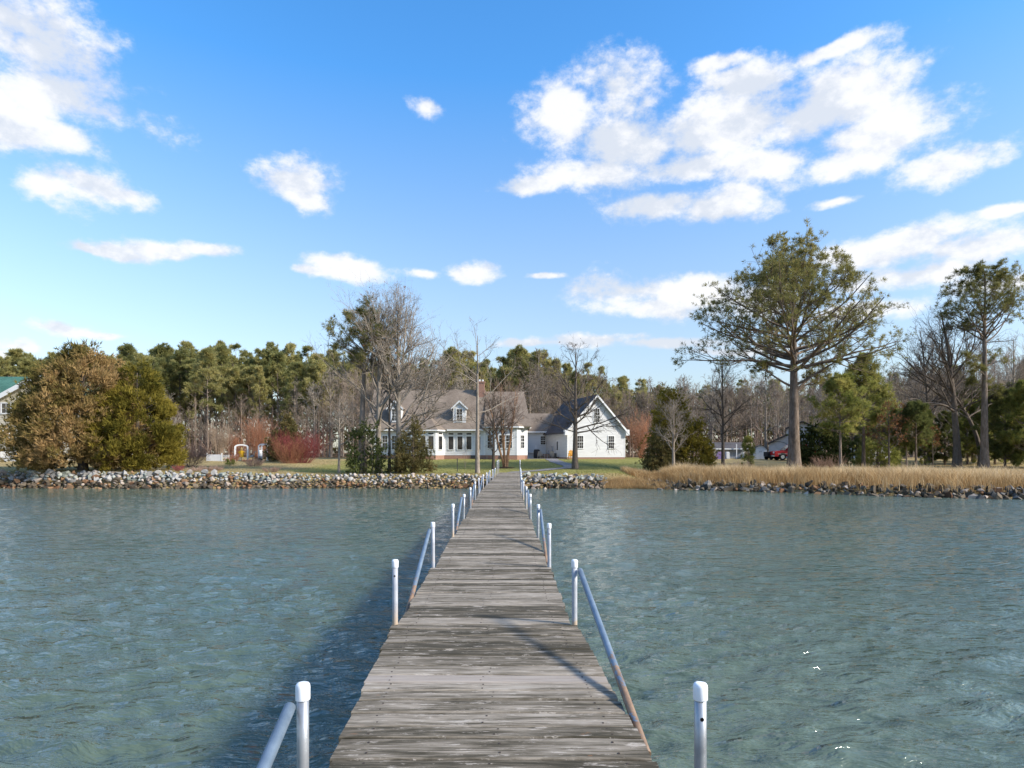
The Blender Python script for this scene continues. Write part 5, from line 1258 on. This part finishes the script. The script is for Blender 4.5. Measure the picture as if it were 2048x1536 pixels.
def build_neighbour():
    base = (-52, 74, gz(-52, 74)); b = Bld('tan_house', 'tan sided house with a green roof half hidden behind the huge cedar', 'house', base); G = base[2]-.5
    xl, xr, yf = -62.6, -44.9, 74.0; ez, pz = 5.6, 10.35; A, B = (xl, yf), (xr, yf)
    b.part('wall', lap(A, B, G, pz, (pz, ez), .22), 'tan_siding'); b.part('wall', MB().box(xl+.05, xr-.05, yf+.05, 79, G, ez), 'tan_siding')
    c = (xl+xr)/2
    for sg in (-1, 1):
        e = c+sg*((xr-xl)/2+.5); ze = ez-.27
        b.part('roof', slab([(e, yf-.5, ze+.1), (c, yf-.5, pz+.12), (c, 79.3, pz+.12), (e, 79.3, ze+.1)][::sg], .16), 'green_shingle')
        q = [(e, yf-.53, ze+.12), (c, yf-.53, pz+.14), (c, yf-.53, pz-.42), (e, yf-.53, ze-.44)]; q2 = [(x, y+.1, z) for x, y, z in q]
        b.part('rake_board', MB().add(q+q2, [(0,1,2,3), (4,5,6,7), (0,1,5,4), (1,2,6,5), (2,3,7,6), (3,0,4,7)]), 'white_trim')
    b.part('roof', slab([(-82, 75, 6.2), (-57.0, 75, 6.2), (-61.5, 83, 11.25), (-82, 83, 11.25)]), 'green_shingle'); b.part('roof', slab([(-57.0, 75, 6.2), (-57.0, 88, 6.2), (-61.5, 83, 11.24)]), 'green_shingle')
    X = lambda x: (x-CX)*74/F_PX-xl; Z = lambda y: CAMZ-(y-HOR)*74/F_PX
    for x0, x1, y0, y1, cc in ((4, 21, 826, 807, 2), (28, 42, 813, 808, 1), (-6, 4, 866, 858, 1), (7, 17, 866, 858, 1), (-20, -10, 866, 858, 1), (60, 76, 866, 850, 2)):
        window(b, A, B, (X(x0)+X(x1))/2, X(x1)-X(x0), Z(y0), Z(y1), sash=False, cols=cc, rows=1, trim=.14, grid=cc > 1)
    r = MB(); ry = 72.4
    r.box(-61, -54.5, ry, ry+.08, 1.75, 1.83).box(-61, -54.5, ry, ry+.08, 1.0, 1.08)
    for i in range(44): r.box(-61+i*.15, -60.95+i*.15, ry+.02, ry+.06, 1.08, 1.75)
    b.part('deck_railing', r, 'white_trim'); b.part('deck_base', MB().box(-61, -54.5, ry+.1, yf-.03, G, 1.05), 'white_trim')
build_neighbour()

def build_outbuildings():
    # long low grey shed
    base = (*on(1462, 84)[:2], gz(28, 84)); b = Bld('low_shed', 'long low grey board shed with a dark roof', 'shed', base); G = base[2]-.3
    X = lambda x, d=84: (x-CX)*d/F_PX; Z = lambda y, d=84: CAMZ-(y-HOR)*d/F_PX
    x0, x1 = X(1428), X(1489); b.part('wall', MB().box(x0, x1, 84, 88, G, Z(897)), 'grey_board')
    for i in range(14):
        u = lerp(x0, x1, (i+.5)/14); b.part('board', MB().box(u-.12, u+.12, 83.965, 83.998, G, Z(897.5)), 'grey_board')
    b.part('roof', slab([(x0-.3, 83.5, Z(896.5)), (x1+.3, 83.5, Z(896.5)), (x1+.3, 86, Z(884)), (x0-.3, 86, Z(884))]), 'dark_shingle'); b.part('roof', slab([(x0-.3, 86, Z(884)), (x1+.3, 86, Z(884)), (x1+.3, 88.5, Z(896.5)), (x0-.3, 88.5, Z(896.5))]), 'dark_shingle')
    b.part('fascia', MB().box(x0-.3, x1+.3, 83.42, 83.49, Z(899), Z(896.7)), 'white_trim')
    for x in (1469, 1482): b.part('porch_post', MB().box(X(x)-.05, X(x)+.05, 83.2, 83.3, G, Z(888)), 'white_trim')
    # board fence left of it
    base = (X(1418), 83, gz(25, 83)); b = Bld('board_fence', 'grey-brown vertical board fence beside the low shed', 'fence', base)
    for i in range(18):
        u = lerp(X(1400), X(1427.5), (i+.5)/18); b.part('board', MB().box(u-.045, u+.045, 83, 83.025, base[2]-.2, Z(897)+.02*math.sin(i*3.3)), 'fence_wood')
    b.part('rail', MB().box(X(1400), X(1427.5), 83.03, 83.08, Z(900), Z(899)), 'fence_wood')
    # white shed with a gambrel front
    base = (X(1521, 80), 80, gz(30, 80)); b = Bld('white_shed', 'small white shed with a gambrel front beside the red truck', 'shed', base); G = base[2]-.2; Zd = lambda y: Z(y, 80); Xd = lambda x: X(x, 80)
    pr = [(Xd(1509.5), G), (Xd(1533), G), (Xd(1533), Zd(899)), (Xd(1528), Zd(893.5)), (Xd(1521), Zd(890.5)), (Xd(1514), Zd(893.5)), (Xd(1509.5), Zd(899))]
    b.part('wall', MB().prism(pr, 'y', 80, 83.4), 'shed_white'); top = pr[2:]
    for p, q in zip(top[:-1], top[1:]): b.part('roof', slab([(p[0], 79.85, p[1]+.06), (q[0], 79.85, q[1]+.06), (q[0], 83.5, q[1]+.06), (p[0], 83.5, p[1]+.06)], .05), 'dark_shingle')
    for s in (-1, 1):
        d = b.part('door', MB().box(Xd(1521)+(.02 if s > 0 else -.52), Xd(1521)+(.52 if s > 0 else -.02), 79.95, 79.995, G+.2, Zd(897)), 'white_trim'); b.part('handle', MB().box(Xd(1521)+s*.08-.02, Xd(1521)+s*.08+.02, 79.92, 79.95, 1.6, 1.75), 'dark_metal', d)
    b.t.rotation_euler.z = -0.30
    # grey barn
    base = (X(1590, 88), 88, gz(38, 88)); b = Bld('grey_barn', 'tall grey board barn with a lean-to behind the red truck', 'barn', base); G = base[2]-.3; Xe = lambda x: X(x, 88); Ze = lambda y: Z(y, 88)
    main = [(Xe(1574), G), (Xe(1640), G), (Xe(1640), Ze(862)), (Xe(1603), Ze(845)), (Xe(1574), Ze(858))]
    b.part('wall', MB().prism(main, 'y', 88, 99), 'grey_board'); b.part('lean_to', MB().prism([(Xe(1541), G), (Xe(1573.8), G), (Xe(1573.8), Ze(871)), (Xe(1541), Ze(886.5))], 'y', 88.05, 98), 'grey_board')
    for i in range(30):
        u = lerp(Xe(1542), Xe(1639), (i+.5)/30); xx = u*F_PX/88+CX; zt = Ze(np.interp(xx, [1541, 1573.9, 1574, 1603, 1640], [887.5, 872, 860, 847, 864])); b.part('board', MB().box(u-.10, u+.10, 87.955, 87.99 if xx > 1574 else 88.04, G, zt), 'grey_board')
    for (xa, ya), (xb, yb) in (((1539, 887), (1575, 869.5)), ((1572, 858), (1603, 843.8)), ((1603, 843.8), (1643, 862.5))):
        b.part('roof', slab([(Xe(xa), 87.5, Ze(ya)+.12), (Xe(xb), 87.5, Ze(yb)+.12), (Xe(xb), 99.3, Ze(yb)+.12), (Xe(xa), 99.3, Ze(ya)+.12)], .13), 'dark_shingle')
    for xc in (1558, 1607):
        arc = [(Xe(xc)+1.25*math.cos(t*math.pi/10), 1.0+1.5+.55*math.sin(t*math.pi/10)) for t in range(11)]; m = MB()
        m.tube([(p, 87.93, q) for p, q in [(arc[0][0], G)]+arc+[(arc[-1][0], G)]], .035, 5); b.part('door_frame', m, 'dark_metal')
    b.t.rotation_euler.z = -0.40
    # small tan outbuilding glimpsed through the young pines
    base = (X(1757, 82), 82, gz(46, 82)); b = Bld('garden_shed', 'small pale shed glimpsed through the young pines', 'shed', base); G = base[2]-.2; Xf = lambda x: X(x, 82)
    b.part('wall', MB().box(Xf(1731), Xf(1782), 82, 86, G, 2.75), 'shed_white'); b.part('roof', slab([(Xf(1729), 81.6, 2.7), (Xf(1784), 81.6, 2.7), (Xf(1784), 84, 3.9), (Xf(1729), 84, 3.9)]), 'dark_shingle'); b.part('roof', slab([(Xf(1729), 84, 3.9), (Xf(1784), 84, 3.9), (Xf(1784), 86.4, 2.7), (Xf(1729), 86.4, 2.7)]), 'dark_shingle')
    window(b, (Xf(1731), 82), (Xf(1782), 82), 1.0, .6, 1.7, 2.4, sash=False)
build_outbuildings()

# ------------------------------------------------------------------ vehicles
def build_truck():
    x0 = (1543-CX)*77/F_PX; loc = (x0, 77, gz(x0+2.5, 77)); t = thing('pickup_truck', 'red pickup truck parked facing the white shed, partly behind the pine trunk', 'truck', loc)
    body = [(0, .42), (0, .78), (.06, 1.02), (.5, 1.10), (1.35, 1.14), (5.35, 1.14), (5.42, .95), (5.42, .50), (5.2, .42)]
    arch = lambda c: [(c+.47*math.cos(k*math.pi/6), .40+.47*math.sin(k*math.pi/6)) for k in range(7)]
    prof = [(0, .42), (0, .78), (.06, 1.02), (.5, 1.10), (1.35, 1.14), (5.35, 1.14), (5.42, .95), (5.42, .50)] + [(5.2, .42)] + [(p, max(q, .42)) for p, q in arch(4.35)] + [(p, max(q, .42)) for p, q in arch(.95)]
    MB().prism(prof, 'y', -.92, .92).build('body', MATS['red_paint'], t, 0.03)
    cab = MB().prism([(1.25, 1.135), (1.95, 1.78), (2.2, 1.84), (3.9, 1.84), (4.15, 1.135)], 'y', -.80, .80).build('cab', MATS['red_paint'], t, 0.04)
    for s in (-1, 1):
        for pts in ([(1.52, 1.2), (2.05, 1.74), (2.55, 1.75), (2.55, 1.2)], [(2.68, 1.2), (2.68, 1.75), (3.72, 1.75), (3.92, 1.2)]):
            MB().prism(pts, 'y', s*.802, s*.818).build('side_window', MATS['window_glass'], cab)
    MB().add([(1.28, -.72, 1.19), (1.28, .72, 1.19), (1.90, .68, 1.745), (1.90, -.68, 1.745)], [(0, 1, 2, 3)]).build('windscreen', MATS['window_glass'], cab)
    for c in (.95, 4.35):
        for s in (-1, 1):
            w = MB().tube([(c, s*.70, .385), (c, s*.72, .385), (c, s*.93, .385), (c, s*.945, .385)], [.34, .385, .385, .34], 20).build('wheel', MATS['tyre_rubber'], t)
            MB().tube([(c, s*.93, .385), (c, s*.952, .385)], .22, 14).build('rim', MATS['chrome'], w)
    for s in (-1, 1):
        MB().box(-.015, .06, s*.62-.16, s*.62+.16, .80, .98).build('headlight', MATS['cap_plastic'], t); MB().box(.4, 5.1, s*.921, s*.935, .70, .76).build('side_trim', MATS['chrome'], t)
        MB().box(1.55, 1.75, s*.83, s*1.05, 1.2, 1.38).build('mirror', MATS['black_cover'], t)
        for xd in (1.75, 2.9): MB().box(xd+.55, xd+.75, s*.922, s*.945, .98, 1.02).build('door_handle', MATS['chrome'], t)
    MB().box(-.06, .08, -.88, .88, .42, .60).build('bumper', MATS['chrome'], t)
    # dark trailer in front of it
    X = (1531-CX)*78/F_PX; t = thing('utility_trailer', 'small black utility trailer between the white shed and the red truck', 'trailer', (X, 78, gz(X, 78)))
    MB().box(0, .75, -.6, .6, .38, .95).box(.75, 1.1, -.04, .04, .40, .46).build('tray', MATS['black_cover'], t)
    for s in (-1, 1): MB().tube([(.4, s*.62, .26), (.4, s*.78, .26)], .26, 14).build('wheel', MATS['tyre_rubber'], t)
build_truck()

# ------------------------------------------------------------------ garden things
def build_garden():
    def arbor(x, d, w, h, label, rz):
        t = thing('garden_arbor', label, 'arbor', on(x, d), rz); dp = .55
        for sx in (-1, 1):
            for sy in (-1, 1): MB().box(sx*w/2-.055, sx*w/2+.055, sy*dp/2-.055, sy*dp/2+.055, -.1, h).build('post', MATS['white_trim'], t)
            l = MB()
            for z in np.arange(.3, h-.1, .38): l.box(sx*w/2-.02, sx*w/2+.02, -dp/2+.056, dp/2-.056, z, z+.05)
            l.build('lattice', MATS['white_trim'], t)
            MB().box(sx*w/2-.05, sx*w/2+.05, -dp/2+.06, dp/2-.06, .0, h*.72).build('side_panel', MATS['white_trim'], t)
        for sy in (-1, 1):
            m = MB(); arc = [(-w/2*math.cos(k*math.pi/10), h-.05+.24*math.sin(k*math.pi/10)) for k in range(11)]
            for (a, za), (c, zc) in zip(arc[:-1], arc[1:]):
                y0, y1 = sy*dp/2-.04, sy*dp/2+.04; m.add([(a, y0, za-.1), (c, y0, zc-.1), (c, y0, zc+.04), (a, y0, za+.04), (a, y1, za-.1), (c, y1, zc-.1), (c, y1, zc+.04), (a, y1, za+.04)], [(0,1,2,3), (4,5,6,7), (0,1,5,4), (1,2,6,5), (2,3,7,6), (3,0,4,7)])
            m.build('arch', MATS['white_trim'], t)
        return t
    arbor(483, 74, 1.32, 1.75, 'white garden arbor framing the yellow coat figure', .25); arbor(529, 76, 1.2, 1.75, 'white garden arbor beside the conical evergreen', -.3)
    # picket fence
    t = thing('picket_fence', 'white picket fence left of the white arbors', 'fence', on(443, 73))
    for i in range(22):
        x = -1.6+i*.075; MB().prism([(x-.03, 0), (x+.03, 0), (x+.03, .74), (x, .80), (x-.03, .74)], 'y', 0, .02).build('picket', MATS['white_trim'], t)
    for i in range(18):
        k = i*.085; p = MB().prism([(k+.05, 0), (k+.09, 0), (k+.09, .70), (k+.07, .76), (k+.05, .70)], 'y', .3+k*.8, .32+k*.8).build('picket', MATS['white_trim'], t)
    for z in (.18, .58): MB().box(-1.62, .02, .021, .06, z, z+.08).build('rail', MATS['white_trim'], t)
    for x in (-1.65, .02): MB().box(x-.05, x+.05, -.03, .07, -.1, .95).build('post', MATS['white_trim'], t)
    # figure in a yellow coat on a stake
    t = thing('scarecrow', 'scarecrow-like figure in a yellow coat standing in the arbor', 'scarecrow', on(483, 73.9))
    MB().tube([(0, 0, -.1), (0, 0, 1.5)], .035, 8).build('stake', MATS['fence_wood'], t)
    MB().tube([(0, 0, .52), (0, 0, .8), (0, 0, 1.05), (0, 0, 1.2), (0, 0, 1.26)], [.27, .24, .21, .18, .07], 10).tube([(-.36, 0, 1.02), (-.15, 0, 1.14), (.15, 0, 1.14), (.36, 0, 1.02)], [.07, .10, .10, .07], 8).build('coat', MATS['yellow_cloth'], t)
    MB().tube([(0, 0, 1.26), (0, 0, 1.33), (0, 0, 1.45), (0, 0, 1.52)], [.06, .11, .11, .05], 10).build('head', MATS['straw'], t)
    MB().tube([(0, 0, 1.47), (0, 0, 1.49), (0, 0, 1.50), (0, 0, 1.60)], [.2, .2, .10, .08], 12).build('hat', MATS['straw'], t)
    # heron-like ornament
    t = thing('heron_ornament', 'grey long-necked bird ornament between the two arbors', 'garden ornament', on(505, 73))
    MB().tube([(-.42, 0, .42), (-.2, 0, .55), (.1, 0, .62), (.22, 0, .74), (.2, 0, .95), (.28, 0, 1.12), (.5, 0, 1.10)], [.02, .12, .13, .06, .045, .05, .01], 8).tube([(-.05, .04, -.05), (-.05, .04, .5)], .015, 5).tube([(.05, -.04, -.05), (.05, -.04, .52)], .015, 5).build('body', MATS['statue_stone'], t, smooth=True)
    # low plants by the fence and arbors
    rng = np.random.default_rng(88)
    for i, (x, d, H, W, mat, lab) in enumerate([(458, 71, .5, .9, 'twig_rust', 'low rusty plant at the end of the picket fence'), (516, 73, .6, .8, 'twig_brown', 'low purple-brown plant at the left foot of the second arbor'), (496, 70, .42, 1.2, 'twig_rust', 'low russet plant in front of the bird ornament'), (470, 72.4, .8, .5, 'twig_rust', 'upright rusty plant just left of the first arbor')]):
        t = thing('garden_plant', lab, 'plant', on(x, d)); link('branches', shrub(300+i, 60, H, W, mat, .9, 4, 3, .006, base=.25), None, t)
    g = cedar(89, .45, lambda f, a: .55*np.sqrt(np.clip(1-f, .05, 1)), 14, 12, 'needle_young', size=.16, m=6, clr=.16, nb=6, tr=.02)
    tree_things('garden_plant', 'small green cushion plant alone on the tan lawn', 'plant', on(460, 61), g[0], g[1])
    # steel post on the lawn
    t = thing('fence_post', 'thin dark metal post on the lawn below the sunroom', 'post', on(914.5, 55)); MB().box(-.03, .03, -.02, .02, -.2, 1.15).build('stake', MATS['dark_metal'], t); MB().box(-.04, .04, -.03, -.02, .95, 1.15).build('flange', MATS['dark_metal'], t)
    # white box on the lawn
    t = thing('white_box', 'small white utility box left of the dark bush', 'utility box', on(713, 60)); MB().box(-.28, .28, -.2, .2, -.1, .62).build('cabinet', MATS['shed_white'], t, .02); MB().box(-.31, .31, -.23, .23, .621, .68).build('lid', MATS['shed_white'], t, .02)
    # patio: covered grill, chairs, boxes, yellow seat
    zP = gz(4, 84)+.05
    def pt(x, d): return ((x-CX)*d/F_PX, d, zP)
    t = thing('covered_grill', 'black covered grill beside the porch step', 'grill', pt(1073, 83)); MB().prism([(-.36, 0), (.36, 0), (.34, .85), (.48, 1.0), (.30, 1.15), (-.30, 1.15), (-.36, .9)], 'y', -.3, .3).build('cover', MATS['black_cover'], t, .04)
    def chair(name, label, x, d, mat, rz, s=1.0):
        t = thing(name, label, 'chair', pt(x, d), rz); t.scale = (s,)*3
        for k in range(5): MB().box(-.28, .28, -.35+k*.13, -.24+k*.13, .36-.03*k, .385-.03*k).build('seat_slat', MATS[mat], t)
        for k in range(5): MB().box(-.27+k*.11, -.17+k*.11, .28, .31, .26, .98-.05*abs(k-2), Matrix.Shear('XZ', 4, (0, .25)) if False else Matrix.Translation((0, 0, 0))).build('back_slat', MATS[mat], t)
        for sx in (-1, 1):
            MB().box(sx*.33-.05, sx*.33+.05, -.42, .34, .56, .59).build('armrest', MATS[mat], t)
            MB().box(sx*.31-.025, sx*.31+.025, -.40, -.30, 0, .56).build('leg', MATS[mat], t); MB().box(sx*.31-.025, sx*.31+.025, .22, .31, 0, .56).build('leg', MATS[mat], t)
    chair('garden_chair', 'pale slatted garden chair next to the covered grill', 1082, 82.5, 'pale_wood', .5); chair('garden_chair', 'pale slatted garden chair farther from the covered grill', 1102, 82.5, 'pale_wood', -.5)
    chair('garden_chair', 'yellow-orange slatted chair behind the lone lawn tree', 1144, 78.6, 'yellow_paint', .3, 1.1)
    t = thing('planter_box', 'brown wooden planter box between the pale garden chairs', 'planter', pt(1092, 83.5)); MB().box(-.4, .4, -.25, .25, 0, .55).build('box', MATS['brick'], t, .02); MB().box(-.43, .43, -.28, .28, .551, .60).build('rim', MATS['fence_wood'], t)
    t = thing('cooling_unit', 'grey outdoor cooling unit against the low wing wall', 'cooling unit', pt(1101, 87)); MB().box(-.4, .4, -.35, .35, 0, .95).build('case', MATS['grey_board'], t, .03); MB().tube([(0, 0, .951), (0, 0, .99)], .3, 14).build('fan_guard', MATS['dark_metal'], t)
    t = thing('storage_bin', 'dark brown slatted bin near the side door', 'bin', pt(1114, 84)); MB().box(-.45, .45, -.3, .3, 0, .62).build('box', MATS['fence_wood'], t, .02)
    for k in range(4): MB().box(-.42+k*.24, -.26+k*.24, -.325, -.301, .05, .58).build('slat', MATS['joist_wood'], t)
    MB().box(-.48, .48, -.34, .33, .621, .67).build('lid', MATS['fence_wood'], t)
    t = thing('tarp_heap', 'dark purple covered heap in front of the low shed', 'covered heap', (*on(1439, 80),)); 
    MB().add([(-.7, -.4, 0), (.6, -.4, 0), (.7, .4, 0), (-.6, .4, 0), (-.1, -.1, 1.0), (.35, .05, .85), (.2, .15, .9)], [(0, 1, 5, 4), (1, 2, 6, 5), (2, 3, 4, 6), (3, 0, 4), (4, 5, 6), (0, 3, 2, 1)]).build('cover', MATS['purple_cloth'], t); MB().box(.75, 1.2, -.2, .2, 0, .9).build('bag', MATS['shed_white'], t, .06)
build_garden()
